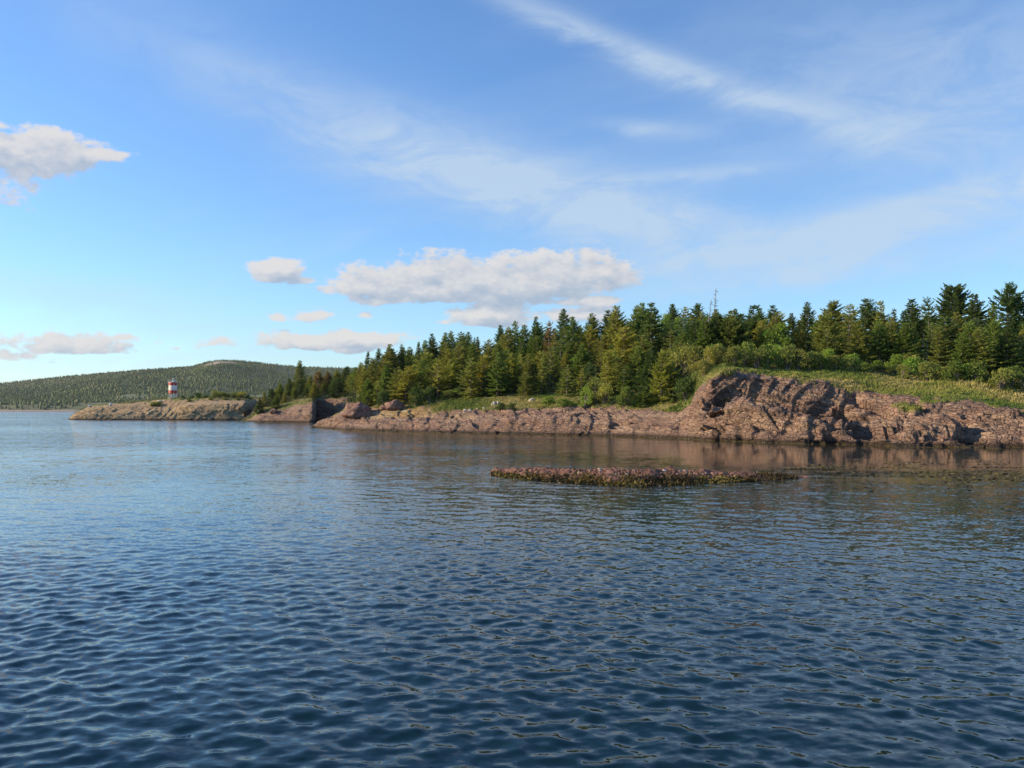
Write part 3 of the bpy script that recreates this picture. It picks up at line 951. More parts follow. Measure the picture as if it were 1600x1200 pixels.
# ------------------------------------------------------------------ trees: a few grown patterns of each kind, copied
def spruce(seed, H=8.0, R=1.75, z0=0.08, whorl=0.26, droop=0.0, dens=1.15, sparse_top=False, ragged=0.35, wind=0.15, pw=0.8):
    rng = np.random.default_rng(seed)
    wood = Bag()
    lean = np.array([rng.uniform(0, 0.25) * wind * 4, rng.uniform(-.1, .1), 0])
    hs = np.linspace(0, 1, 7)
    pts = np.stack([lean[0] * hs ** 2 + 0.05 * np.sin(hs * 9 + seed), lean[1] * hs ** 2 + 0.05 * np.cos(hs * 7 + seed), hs * H], -1)
    v, f = tube(pts, 0.15 * (1 - hs) ** 0.9 + 0.015, 6)
    wood.add(v, f)
    B, Ax, Sd, Ln, Wd, Ti = [], [], [], [], [], []
    z = z0 * H
    while z < H * 0.985:
        t = z / H
        r = R * ((1 - t) ** pw) * (0.55 + 0.45 * min(1, t / 0.18)) + 0.13
        c = np.array([np.interp(t, hs, pts[:, 0]), np.interp(t, hs, pts[:, 1]), z])
        nb = rng.integers(5, 8) if t < 0.9 else 4
        if rng.uniform() < 0.12 * ragged / 0.35:
            nb = max(2, nb - 3)
        a0 = rng.uniform(0, 6.28)
        for b in range(nb):
            a = a0 + b * 6.283 / nb + rng.uniform(-.3, .3)
            L = r * rng.uniform(1 - ragged, 1.12) * (1 + wind * math.cos(a))
            L *= 1.22
            if sparse_top and t > 0.62:
                L *= rng.uniform(0.9, 1.6)
            el = math.radians(-12 - droop + 48 * t ** 1.3 + rng.uniform(-9, 9))
            if sparse_top and t > 0.6:
                el += math.radians(10)
            d0 = np.array([math.cos(a) * math.cos(el), math.sin(a) * math.cos(el), math.sin(el)])
            perp = np.array([-math.sin(a), math.cos(a), 0])
            ns = max(3, int(L / 0.115 * dens))
            s = np.linspace(0.14 if t > .3 else 0.24, 1.0, ns)
            P = c + d0 * (s * L)[:, None] + np.array([0, 0, 1]) * (0.16 * L * s ** 2)[:, None]
            if L > 0.5:
                vv, ff = tube([c, c + d0 * L * 0.5 + [0, 0, .03 * L], P[-1]], [0.028, 0.018, 0.006], 3)
                wood.add(vv, ff)
            for sg in (-1, 1):
                ang = rng.uniform(0.55, 1.05, ns) * sg
                ax = d0 * np.cos(ang)[:, None] + perp * np.sin(ang)[:, None]
                ax = ax + np.array([0, 0, 1]) * (rng.uniform(-.28, .30, ns))[:, None]
                lt = (np.minimum(0.60, 0.42 * (L * (1 - s)) + 0.17)) * rng.uniform(.7, 1.25, ns)
                sd = np.cross(ax, [0, 0, 1.0]) + rng.normal(0, .75, (ns, 3))
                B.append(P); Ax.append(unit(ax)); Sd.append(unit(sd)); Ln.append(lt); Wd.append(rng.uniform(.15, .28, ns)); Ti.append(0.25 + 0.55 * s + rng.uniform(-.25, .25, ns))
            # upward tufts along the branch
            m = rng.uniform(0, 1, ns) < 0.6
            k = int(m.sum())
            if k:
                ax = d0 * 0.6 + rng.normal(0, .35, (k, 3)) + np.array([0, 0, .35])
                B.append(P[m]); Ax.append(unit(ax)); Sd.append(unit(rng.normal(0, 1, (k, 3)))); Ln.append(rng.uniform(.16, .32, k)); Wd.append(rng.uniform(.09, .16, k)); Ti.append(rng.uniform(0.2, 1, k))
        z += whorl * rng.uniform(0.7, 1.3)
    # leader
    B.append(np.repeat(pts[-1:] - [0, 0, .3], 5, 0)); Ax.append(unit(rng.normal(0, .22, (5, 3)) + [0, 0, 1])); Sd.append(unit(rng.normal(0, 1, (5, 3)))); Ln.append(np.full(5, .45)); Wd.append(np.full(5, .1)); Ti.append(np.full(5, .7))
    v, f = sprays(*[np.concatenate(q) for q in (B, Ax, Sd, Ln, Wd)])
    return wood.mesh('trunk', M_BARK, True), mesh_data('crown', v, f, M_NEEDLE, {'tint': np.repeat(np.clip(np.concatenate(Ti), 0, 1), 4)}, False), H, R


def larch(seed, H=8.0, R=1.9):
    """soft, feathery conifer with fine hanging twigs"""
    rng = np.random.default_rng(seed)
    wood = Bag()
    hs = np.linspace(0, 1, 7)
    pts = np.stack([0.2 * hs ** 2, 0.06 * np.sin(hs * 8), hs * H], -1)
    v, f = tube(pts, 0.15 * (1 - hs) ** 0.9 + 0.015, 6)
    wood.add(v, f)
    B, Ax, Ti = [], [], []
    for b in range(150):
        t = rng.uniform(0.10, 0.97)
        a = rng.uniform(0, 6.28)
        L = (R * (1 - t) ** 0.75 + 0.2) * rng.uniform(.7, 1.15)
        el = math.radians(10 + 35 * t + rng.uniform(-10, 10))
        d0 = np.array([math.cos(a) * math.cos(el), math.sin(a) * math.cos(el), math.sin(el)])
        c = np.array([np.interp(t, hs, pts[:, 0]), np.interp(t, hs, pts[:, 1]), t * H])
        ns = int(14 + L * 16)
        s = rng.uniform(0.15, 1, ns)
        P = c + d0 * (s * L)[:, None] + rng.normal(0, .13, (ns, 3))
        B.append(P); Ax.append(unit(d0 * .8 + rng.normal(0, .55, (ns, 3)) + [0, 0, .3])); Ti.append(rng.uniform(.1, 1, ns))
        if b % 3 == 0:
            vv, ff = tube([c, c + d0 * L], [0.025, 0.006], 3)
            wood.add(vv, ff)
    B = np.concatenate(B); Ax = np.concatenate(Ax); n = len(B)
    v, f = sprays(B, Ax, unit(rng.normal(0, 1, (n, 3))), rng.uniform(.18, .36, n), rng.uniform(.06, .12, n))
    return wood.mesh('trunk', M_BARK, True), mesh_data('crown', v, f, M_LEAF, {'tint': np.repeat(np.concatenate(Ti), 4)}, False), H, R


def broadleaf(seed, H=5.0, R=2.0, stems=3, lobes=14, leaves=3200, low=0.25, leaf=0.17, lob=1.0):
    rng = np.random.default_rng(seed)
    wood = Bag()
    cs = []
    for i in range(lobes):
        t = low + (1 - low) * (i + .5) / lobes * 0.93
        r = R * math.sin(min(1, (t - low * 0.6) / (1 - low * 0.6)) * 2.6 + 0.35) * rng.uniform(.25, .78)
        a = rng.uniform(0, 6.28)
        cs.append((r * math.cos(a), r * math.sin(a), t * H, rng.uniform(.18, .36) * R * lob))
    cs = np.array(cs)
    for i in range(stems):
        a = i * 6.28 / stems + rng.uniform(0, 1)
        o = np.array([.12 * math.cos(a), .12 * math.sin(a), 0])
        for c in cs[i::stems]:
            mid = (o + c[:3]) * .5 + np.array([0, 0, .12 * H])
            v, f = tube([o, mid, c[:3]], [.06, .035, .012], 4)
            wood.add(v, f)
    k = rng.integers(0, lobes, leaves)
    dirs = unit(rng.normal(0, 1, (leaves, 3)))
    rad = cs[k, 3] * rng.uniform(.2, 1.5, leaves) ** 0.8
    P = cs[k, :3] + dirs * rad[:, None] * [1.1, 1.1, .85]
    P[:, 2] = np.maximum(P[:, 2], 0.05)
    ax = unit(dirs * .7 + rng.normal(0, .6, (leaves, 3)))
    sd = unit(np.cross(ax, rng.normal(0, 1, (leaves, 3))))
    v, f = sprays(P, ax, sd, rng.uniform(.7, 1.4, leaves) * leaf, rng.uniform(.6, 1.1, leaves) * leaf)
    return wood.mesh('trunk', M_BARK, True), mesh_data('crown', v, f, M_LEAF, {'tint': np.repeat(rng.uniform(0, 1, leaves), 4)}, False), H, R


def snag(seed, H=8.0, R=0.9, upto=1.0):
    rng = np.random.default_rng(seed)
    wood = Bag()
    hs = np.linspace(0, 1, 7)
    pts = np.stack([0.35 * hs ** 2 + .06 * np.sin(hs * 9), .05 * np.cos(hs * 6), hs * H], -1)
    v, f = tube(pts, 0.085 * (1 - hs) ** 0.7 + 0.018, 6)
    wood.add(v, f)
    br = Bag()
    for b in range(46):
        t = rng.uniform(.25, .98)
        a = rng.uniform(0, 6.28)
        L = R * (1.05 - t) ** .5 * rng.uniform(.4, 1.2)
        c = np.array([np.interp(t, hs, pts[:, 0]), np.interp(t, hs, pts[:, 1]), t * H])
        d0 = np.array([math.cos(a), math.sin(a), rng.uniform(-.1, .7)])
        v, f = tube([c, c + d0 * L * .6, c + d0 * L + [0, 0, .12 * L]], [.035, .024, .010], 4)
        br.add(v, f)
        for q in range(2):
            s = rng.uniform(.4, .9)
            e = c + d0 * L * s
            v, f = tube([e, e + unit(d0 + rng.normal(0, .7, 3)) * L * .35], [.018, .008], 3)
            br.add(v, f)
    return wood.mesh('trunk', M_DEAD, True), br.mesh('branches', M_DEAD, True), H, R


KINDS = {
    'spruce': [spruce(s, R=r, z0=z0, ragged=rg, pw=pw) for s, r, z0, rg, pw in
               ((1, 2.2, .04, .35, .80), (2, 2.6, .03, .40, .85), (3, 1.95, .05, .35, .72), (4, 2.4, .06, .5, .9), (5, 2.8, .03, .35, .8), (6, 2.1, .08, .55, .66))],
    'shaggy': [spruce(s, R=r, z0=.02, ragged=.62, pw=pw, whorl=.33, wind=.2) for s, r, pw in ((7, 2.6, .55), (8, 3.0, .6), (9, 2.4, .5), (10, 2.8, .7))],
    'slim': [spruce(s, R=r, z0=.08, ragged=.45, pw=.8) for s, r in ((11, 1.35), (12, 1.55), (13, 1.25))],
    'open': [spruce(s, R=r, z0=.16, whorl=.46, ragged=.5, pw=.62, dens=.85, droop=4) for s, r in ((21, 2.3), (22, 2.6), (23, 2.1))],
    'spreading': [spruce(s, H=6.0, R=3.0, z0=.04, whorl=.30, ragged=.4, pw=.65, droop=2, wind=.25) for s in (31, 32)],
    'dome': [spruce(41, H=8, R=2.7, z0=.10, whorl=.26, ragged=.25, pw=.42)],
    'sparse_top': [spruce(51, H=9, R=2.6, z0=.05, whorl=.40, ragged=.45, pw=.62, sparse_top=True)],
    'larch': [larch(61, R=2.5), larch(62, R=2.1)],
    'birch': [broadleaf(71, 5.5, 1.7), broadleaf(72, 5.0, 1.9)],
    'shrub': [broadleaf(s, H=1.9, R=1.35, stems=4, lobes=22, leaves=1700, low=.10, leaf=.13, lob=.7) for s in (81, 82, 83, 84)],
    'snag': [snag(91), snag(92, H=7)],
}
TONES = {'dark': (0.080, 0.118, 0.040), 'green': (0.138, 0.182, 0.048), 'yellow': (0.262, 0.262, 0.062), 'olive': (0.198, 0.206, 0.060),
         'blue': (0.100, 0.145, 0.070), 'bright': (0.168, 0.250, 0.050), 'leafy': (0.215, 0.290, 0.058), 'rusty': (0.230, 0.165, 0.078), 'shrub': (0.185, 0.205, 0.060),
         'wood': (1, 1, 1)}
PLACED = []      # every tree: px, y_top, y_base, depth, height ...


def project(X, Y, Z):
    return 800 + F * X / Y, HOR - (Z - CAMH) * F / Y


def put(kind, px, Y, H, tone, label, cat='tree', group=None, wide=1.0, name=None, var=None, tab=HEAD, sink=0.12):
    X = (px - 800) / F * Y
    z, k = ground(tab, X, Y)
    protos = KINDS[kind]
    tr, cr, h0, r0 = protos[random.randrange(len(protos)) if var is None else var % len(protos)]
    s = H / h0
    nm = name or {'larch': 'larch_tree', 'birch': 'birch_tree', 'shrub': 'shrub', 'snag': 'dead_tree'}.get(kind, 'spruce_tree')
    root = bpy.data.objects.new(nm, None)
    COL.objects.link(root)
    root.location = (X, Y, z[0] - sink)
    root.rotation_euler = (random.uniform(-.05, .05), random.uniform(-.03, .08), random.uniform(-.9, .9))
    root.scale = (s * wide, s * wide, s)
    root.empty_display_size = 0.2
    tag(root, label, cat, group)
    c = TONES[tone]
    j = random.uniform(.85, 1.15)
    j *= 1.30
    c = (c[0] * j * random.uniform(.93, 1.07), c[1] * j, c[2] * j)
    link('trunk' if kind != 'shrub' else 'stems', tr, root)
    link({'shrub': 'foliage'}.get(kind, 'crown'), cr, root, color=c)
    _, yb = project(X, Y, z[0])
    _, yt = project(X, Y, z[0] - sink + H)
    PLACED.append(dict(o=root, px=px, yt=yt, yb=yb, Y=Y, X=X, H=H, tone=tone, kind=kind, label=label, r=r0 * s * wide))
    return root


def depth_for_base(px, yb, tab=HEAD, lo=None, hi=None):
    d, h = knots(tab, np.array([float(px)]))
    ys = np.linspace(lo or d[0, 3], hi or d[0, 7], 400)
    z, k = ground(tab, (px - 800) / F * ys, ys)
    _, yp = project((px - 800) / F * ys, ys, z)
    ok = np.where(yp <= yb)[0]
    return float(ys[ok[0]]) if len(ok) else float(ys[-1])


def depth_for_height(px, yt, H, tab=HEAD):
    """how far back a tree of height H stands whose tip shows at yt"""
    d, h = knots(tab, np.array([float(px)]))
    Y = d[0, 5] + (d[0, 7] - d[0, 5]) * random.uniform(0.35, 0.85)
    z, k = ground(tab, (px - 800) / F * Y, Y)
    return float(Y), max(3.0, float(CAMH + (HOR - yt) * Y / F - z[0]))


# named trees: kind, px, tip y, ('b', base y) or ('h', height), tone, label, width factor
SKY = [
    ('slim', 569, 549, 6.0, 'dark', 'slim dark spruce standing highest at the seaward end of the wood, against the far hill', 1.0),
    ('spruce', 591, 543, 6.0, 'dark', 'dark spruce on the skyline above the shaded rock inlet', .9),
    ('spruce', 608, 537, 6.5, 'olive', 'olive spruce with a blunt top on the skyline over the golden rocks', 1.1),
    ('slim', 625, 537, 6.0, 'dark', 'thin pointed spruce between two blunt ones on the lower skyline', 1.0),
    ('slim', 652, 534, 6.0, 'dark', 'small dark spire on the skyline, halfway up the sloping treetops', 1.0),
    ('spruce', 663, 530, 6.5, 'green', 'green spruce leaning into its neighbour on the sloping skyline', .9),
    ('slim', 674, 521, 7.0, 'dark', 'tall dark spire rising where the skyline steps up', 1.1),
    ('spruce', 692, 518, 7.0, 'green', 'first of three crowded spruces topping the middle of the wood', 1.0),
    ('spruce', 703, 517, 7.0, 'green', 'middle one of three crowded spruces topping the wood', 1.0),
    ('open', 719, 517, 7.0, 'blue', 'bluish spruce with a thin crooked top beside the three crowded spruces', 1.0),
    ('slim', 728, 518, 6.5, 'green', 'thin green spruce touching the bluish crooked one', 1.1),
    ('slim', 738, 526, 6.0, 'dark', 'short dark tip in the dip of the skyline, nearer the slope foot', .9),
    ('slim', 746, 526, 6.0, 'dark', 'short dark tip in the dip of the skyline, nearer the tall dark pair', .9),
    ('spruce', 779, 507, 7.5, 'dark', 'bushy dark spruce beginning the high part of the skyline under the clouds', .95),
    ('spruce', 793, 509, 7.0, 'olive', 'olive spruce close beside the bushy dark one under the clouds', .9),
    ('slim', 802, 500, 7.5, 'green', 'slim green spruce tip next to the olive one under the clouds', 1.2),
    ('spruce', 820, 506, 7.0, 'green', 'broad green spruce with a soft top below the long cloud', 1.1),
    ('spruce', 836, 494, 7.5, 'dark', 'dark pointed spruce below the middle of the lower cloud', .9),
    ('open', 857, 500, 7.5, 'rusty', 'half bare brownish spruce with rusty branches on the skyline', .9),
    ('spruce', 881, 481, 8.0, 'dark', 'sharp dark spruce that stands clear above its neighbours under the cloud end', 1.05),
    ('spruce', 895, 494, 7.0, 'green', 'rounder green spruce leaning on the sharp dark one', 1.0),
    ('spruce', 924, 489, 7.5, 'green', 'wide green spruce right of the sharp dark spruce', 1.1),
    ('slim', 948, 484, 7.5, 'dark', 'very dark narrow spruce with ragged top and sky on both sides', 1.3),
    ('spruce', 962, 476, 8.0, 'olive', 'tall olive spruce over the brown bare trunks', 1.0),
    ('spruce', 992, 475, 8.0, 'green', 'left one of a close green pair on the summit of the wood', .9),
    ('spruce', 1003, 472, 8.0, 'green', 'right one of a close green pair on the summit of the wood', .9),
    ('slim', 1019, 473, 8.0, 'dark', 'thin dark spire just right of the close green pair', 1.2),
    ('spruce', 1049, 474, 7.5, 'dark', 'dark spruce with knobbly top above the feathery light green trees', 1.0),
    ('open', 1072, 478, 7.5, 'olive', 'open crowned olive spruce a little left of the dead snags', 1.0),
    ('spruce', 1087, 472, 7.5, 'dark', 'dense dark spruce touching the dead snags', 1.2),
    ('spruce', 1172, 475, 7.5, 'dark', 'broad layered spruce standing behind the shrubs of the rock top', 1.25),
    ('spruce', 1189, 480, 7.0, 'green', 'spruce with two short tips beside the broad layered one', 1.0),
    ('slim', 1205, 476, 7.0, 'dark', 'small sharp spire in the gap behind the young birch', 1.2),
    ('spruce', 1239, 488, 6.5, 'dark', 'low dark spruce between the birch and the first pointed spruce', 1.0),
    ('spruce', 1263, 470, 8.0, 'dark', 'first of two matching pointed spruces behind the grassy rock top', 1.0),
    ('spruce', 1300, 467, 8.2, 'olive', 'second of two matching pointed spruces, nearer the grass slope', 1.1),
    ('open', 1326, 473, 7.8, 'olive', 'tall spruce with thin upper branches above the start of the grass slope', 1.0),
    ('slim', 1354, 466, 8.2, 'dark', 'dark spruce with a forked head, seaward fork', 1.4),
    ('slim', 1363, 466, 8.2, 'dark', 'dark spruce with a forked head, landward fork', 1.3),
    ('spruce', 1379, 468, 8.4, 'olive', 'yellowish pointed spruce right beside the dark forked one', .85),
    ('slim', 1395, 481, 7.0, 'dark', 'short dark tip between the forked spruce and the solitary spire', 1.0),
    ('slim', 1407, 484, 7.0, 'green', 'short green tip between the forked spruce and the solitary spire', 1.0),
    ('slim', 1423, 467, 8.4, 'dark', 'solitary dark spire halfway along the top of the grass slope', 1.5),
    ('spruce', 1526, 459, 9.0, 'dark', 'dark spruce filling the notch after the great round crowned tree', 1.1),
    ('spruce', 1548, 474, 8.0, 'green', 'low green spruce between the notch spruce and the sparse topped giant', 1.0),
    ('spruce', 1598, 458, 9.0, 'dark', 'spruce cut by the edge of the view at the far end of the slope', 1.1),
]
for kind, px, yt, H, tone, lab, wide in SKY:
    Y, H2 = depth_for_height(px, yt, H)
    put(kind, px, Y, H2, tone, lab, 'tree', 'spruces along the skyline of the wood', wide * random.uniform(.9, 1.25))
SPECIAL = [
    ('dome', 1490, 448, 9.5, 'dark', 'great dense round crowned dark tree towering over the slope', 'tree', 1.0),
    ('sparse_top', 1572, 445, 10.0, 'dark', 'giant spruce with sparse spreading top branches near the edge of the view', 'tree', 1.0),
    ('snag', 1117, 449, 9.5, 'wood', 'taller of two bare dead snags sticking out of the treetops', 'dead tree', 1.0),
    ('snag', 1106, 466, 8.0, 'wood', 'shorter of two bare dead snags sticking out of the treetops', 'dead tree', 1.0),
    ('open', 1456, 461, 9.0, 'dark', 'thin spruce with half its trunk bare and grey beside the great round crown', 'tree', .8),
    ('larch', 1010, 487, 8.5, 'bright', 'feathery light green conifer under the close green pair', 'tree', 1.0),
    ('larch', 1036, 490, 8.5, 'bright', 'largest of the feathery light green conifers high on the slope', 'tree', 1.25),
    ('larch', 1058, 496, 7.5, 'bright', 'feathery light green conifer next to the dark hollow', 'tree', 1.1),
]
for kind, px, yt, H, tone, lab, cat, wide in SPECIAL:
    Y, H2 = depth_for_height(px, yt, H)
    if kind == 'snag':
        Y = 124.0
        H2 = CAMH + (HOR - yt) * Y / F - float(ground(HEAD, (px - 800) / F * Y, Y)[0][0])
    put(kind, px, Y, H2, tone, lab, cat, None, wide)

FRONT = [  # kind, px, tip y, base y, tone, label, width
    ('spruce', 797, 552, 613, 'yellow', 'sunlit yellow green spruce with layered branches on the edge of the grass bench', 1.15),
    ('spruce', 776, 545, 613, 'olive', 'olive spruce close left of the sunlit yellow green one', 1.0),
    ('spreading', 752, 556, 616, 'yellow', 'wide spruce with brown lower branches above the short grass', .95),
    ('spruce', 737, 540, 608, 'green', 'green spruce behind the wide one with brown lower branches', 1.0),
    ('open', 858, 541, 610, 'olive', 'spruce with flat separate tiers of olive branches on the grass bench', 1.0),
    ('open', 886, 570, 622, 'olive', 'small open spruce with a pale thin trunk by the grass bench', .95),
    ('open', 908, 576, 618, 'yellow', 'short spruce with dead grey twigs below the bright leafy bush', .9),
    ('birch', 905, 549, 592, 'leafy', 'bright leafy birch rounded among the spruces', 1.0),
    ('slim', 833, 566, 606, 'dark', 'small shaded spruce between the yellow green and the tiered spruces', 1.3),
    ('spruce', 836, 524, 590, 'green', 'straight spruce with a thin tip in the middle of the slope', .8),
    ('spruce', 812, 530, 592, 'green', 'slender pale tipped spruce above the sunlit yellow green one', .8),
    ('spreading', 1033, 549, 629, 'yellow', 'wide spreading sunlit spruce at the end of the low rocks, by the shaded cleft', .62),
    ('spreading', 1004, 612, 636, 'green', 'low mat of spruce branches on the rock under the wide spreading spruce', 1.5),
    ('spruce', 963, 577, 610, 'olive', 'small neat spruce in the dark hollow beneath the brown trunks', 1.0),
    ('open', 966, 500, 568, 'rusty', 'dying spruce with brown bare trunk and rusty branches in the middle of the slope', .8),
    ('open', 973, 512, 574, 'rusty', 'second dying spruce with brown twigs, a little lower', .7),
    ('spruce', 574, 592, 634, 'green', 'green spruce at the edge of the shaded inlet, over the red block of rock', 1.2),
    ('open', 588, 594, 634, 'yellow', 'small spruce with a visible pale trunk above the red block of rock', .9),
    ('spruce', 629, 543, 585, 'olive', 'rounded olive spruce sunlit above the dark thicket', 1.15),
    ('spruce', 580, 560, 612, 'olive', 'olive spruce behind the one with the visible pale trunk', 1.0),
    ('spruce', 660, 560, 612, 'green', 'leafy looking spruce over the dark edge of the wood', 1.1),
    ('spruce', 700, 545, 606, 'yellow', 'sunlit spruce in front of the three crowded ones', 1.0),
    ('birch', 1215, 505, 566, 'bright', 'young light green birch rising out of the shrubs on the rock top', .9),
    ('spruce', 1293, 514, 574, 'olive', 'small spruce with dry twigs in front of the second pointed spruce', .95),
    ('spruce', 1340, 500, 575, 'olive', 'full spruce with low skirts at the head of the grass slope', 1.0),
    ('spruce', 1375, 500, 576, 'green', 'full dark green spruce in front of the forked one', 1.0),
    ('spruce', 1410, 505, 578, 'green', 'full spruce in front of the solitary spire', 1.0),
    ('spruce', 1085, 498, 566, 'dark', 'dark spruce below the dead snags, behind the yellowish shrub', 1.0),
    ('spruce', 1101, 496, 564, 'green', 'mid green spruce directly under the shorter dead snag', 1.0),
    ('spruce', 1119, 488, 562, 'dark', 'dark full spruce hiding the foot of the taller dead snag', 1.1),
    ('spruce', 1137, 484, 562, 'olive', 'olive spruce standing behind the grey boulder', 1.0),
    ('spruce', 1153, 490, 562, 'dark', 'dark spruce between the grey boulder and the broad layered spruce', 1.0),
    ('spruce', 1064, 518, 580, 'green', 'mid green spruce at the top of the dark cleft', 1.0),
    ('snag', 1443, 520, 578, 'wood', 'bare grey trunk standing at the back of the grass', .6),
    ('snag', 1450, 528, 579, 'wood', 'shorter bare grey trunk next to another at the back of the grass', .6),
    ('spruce', 1468, 510, 584, 'olive', 'dry looking spruce right of the bare grey trunks', 1.0),
    ('spruce', 1530, 512, 592, 'olive', 'broad olive spruce standing forward into the grass slope', 1.25),
    ('spruce', 1503, 520, 588, 'green', 'green spruce under the great round crowned tree', 1.0),
    ('spruce', 1572, 510, 598, 'dark', 'dark spruce in front of the sparse topped giant', 1.1),
]
for kind, px, yt, yb, tone, lab, wide in FRONT:
    Y = depth_for_base(px, yb)
    z, _ = ground(HEAD, (px - 800) / F * Y, Y)
    H = CAMH + (HOR - yt) * Y / F - z[0] + .12
    put(kind, px, Y, H, tone, lab, 'dead tree' if kind == 'snag' else 'tree', 'trees along the front edge of the wood', wide * (1.0 if kind == 'snag' else 1.2))

# ---- the rest of the wood
SKYX = [a[1] for a in SKY]; SKYY = [a[2] for a in SKY]
o_ = np.argsort(SKYX)
SX = np.concatenate([[520, 545], np.array(SKYX)[o_], [1700, 2100]])
SY = np.concatenate([[590, 574], np.array(SKYY)[o_], [462, 450]])
rng = np.random.default_rng(99)
taken = [(t['X'], t['Y'], t['kind']) for t in PLACED]
WORDS_T = {'shrub': 'grey green', 'bright': 'bright green', 'dark': 'dark', 'green': 'mid green', 'yellow': 'yellow green', 'olive': 'olive', 'blue': 'bluish'}
fill = []
for tries in range(9000):
    if len(fill) >= 205:
        break
    px = rng.uniform(552, 1630)
    d, h = knots(HEAD, np.array([px]))
    back = rng.uniform(0, 1) ** 1.25
    lo = d[0, 5] - (0.35 * (d[0, 5] - d[0, 4]) if px < 1060 else -7.0)
    Y = lo + back * (d[0, 7] - lo) * 0.92
    X = (px - 800) / F * Y
    if any((X - a) ** 2 + (Y - b) ** 2 < (2.15 if k != 'snag' else 1.2) ** 2 for a, b, k in taken):
        continue
    z, _ = ground(HEAD, X, Y)
    lim = np.interp(px, SX, SY) + rng.uniform(5, 20)
    Hmax = CAMH + (HOR - lim) * Y / F - z[0]
    H = min(Hmax, rng.uniform(3.6, 7.0))
    if H < 2.6:
        continue
    taken.append((X, Y, 'spruce'))
    fill.append((px, Y, H))
fill.sort()
FILL = []
for px, Y, H in fill:
    tone = rng.choice(['dark', 'green', 'green', 'olive', 'olive', 'olive', 'yellow', 'yellow', 'blue'])
    kind = rng.choice(['spruce', 'spruce', 'shaggy', 'shaggy', 'shaggy', 'slim', 'open'])
    o = put(kind, px, Y, H, tone, None, 'tree', 'spruces crowded in the headland wood', rng.uniform(.95, 1.45))
    FILL.append(PLACED[-1])


def short(lab):
    return lab


# each is told apart by its look and by the nearest named tree or feature
LAND = [(548, 640, 'the red block of rock'), (569, 560, 'the seaward skyline spire'), (608, 545, 'the blunt olive skyline spruce'), (630, 555, 'the rounded olive spruce'), (640, 630, 'the jagged red boulder'),
        (674, 530, 'the spire where the skyline steps up'), (703, 525, 'the three crowded spruces'), (719, 527, 'the bluish crooked spruce'), (700, 570, 'the sunlit spruce below the crowded three'), (752, 585, 'the wide brown skirted spruce'),
        (779, 515, 'the bushy dark skyline spruce'), (797, 580, 'the sunlit yellow green spruce'), (836, 505, 'the dark pointed spruce under the cloud'), (857, 512, 'the half bare rusty spruce'), (858, 575, 'the flat tiered spruce'),
        (881, 492, 'the sharp dark spruce'), (905, 565, 'the bright leafy birch'), (924, 500, 'the wide green skyline spruce'), (948, 494, 'the narrow ragged spruce'), (967, 535, 'the dying brown spruces'),
        (1000, 482, 'the close green pair'), (1036, 520, 'the feathery light green conifers'), (1033, 590, 'the wide spreading spruce'), (1087, 482, 'the dense spruce by the dead snags'), (1112, 465, 'the dead snags'),
        (1134, 556, 'the grey boulder'), (1172, 490, 'the broad layered spruce'), (1215, 530, 'the young birch'), (1239, 495, 'the low dark spruce past the birch'), (1263, 485, 'the first matching pointed spruce'),
        (1300, 485, 'the second matching pointed spruce'), (1326, 485, 'the thin branched spruce'), (1358, 480, 'the forked spruce'), (1379, 490, 'the yellowish pointed spruce'), (1423, 480, 'the solitary spire'),
        (1446, 550, 'the bare grey trunks'), (1490, 480, 'the great round crowned tree'), (1530, 550, 'the broad olive spruce'), (1526, 470, 'the notch spruce'), (1572, 480, 'the sparse topped giant')]


def place_words(t):
    cy = (t['yt'] * 0.75 + t['yb'] * 0.25)
    best = sorted(LAND, key=lambda l: (l[0] - t['px']) ** 2 + (l[1] - cy) ** 2)[0]
    dx, dy = t['px'] - best[0], cy - best[1]
    if abs(dx) < 7:
        w = 'directly below' if dy > 0 else 'directly behind'
    else:
        side = 'left' if dx < 0 else 'right'
        w = ('just ' if abs(dx) < 16 else '') + side + ' of' if abs(dy) < 14 else ('below and ' if dy > 0 else 'above and ') + side + ' of'
    return w + ' ' + best[2]


def auto_label(items):
    used = {}
    for t in items:
        size = 'tall' if t['H'] > 6.2 else ('small' if t['H'] < 4.3 else '')
        form = {'slim': 'slim', 'open': 'thinly branched', 'spruce': '', 'shaggy': 'shaggy', 'shrub': 'leafy'}[t['kind']]
        what = 'shrub' if t['kind'] == 'shrub' else 'spruce'
        if what == 'shrub':
            size = 'tall' if t['H'] > 2.2 else ('low' if t['H'] < 1.5 else '')
        lab = ' '.join(w for w in (size, form, WORDS_T[t['tone']], what, place_words(t)) if w)
        used.setdefault(lab, []).append(t)
    for lab, ts in used.items():
        ts.sort(key=lambda t: t['yt'])
        o = {1: ('',), 2: ('upper ', 'lower '), 3: ('uppermost ', 'middle ', 'lowest ')}.get(len(ts)) or ('uppermost ', 'second highest ', 'third highest ', 'fourth highest ', 'fifth highest ', 'sixth highest ', 'lowest ')
        for i, t in enumerate(ts):
            t['o']['label'] = o[min(i, len(o) - 1)] + lab


auto_label(FILL)

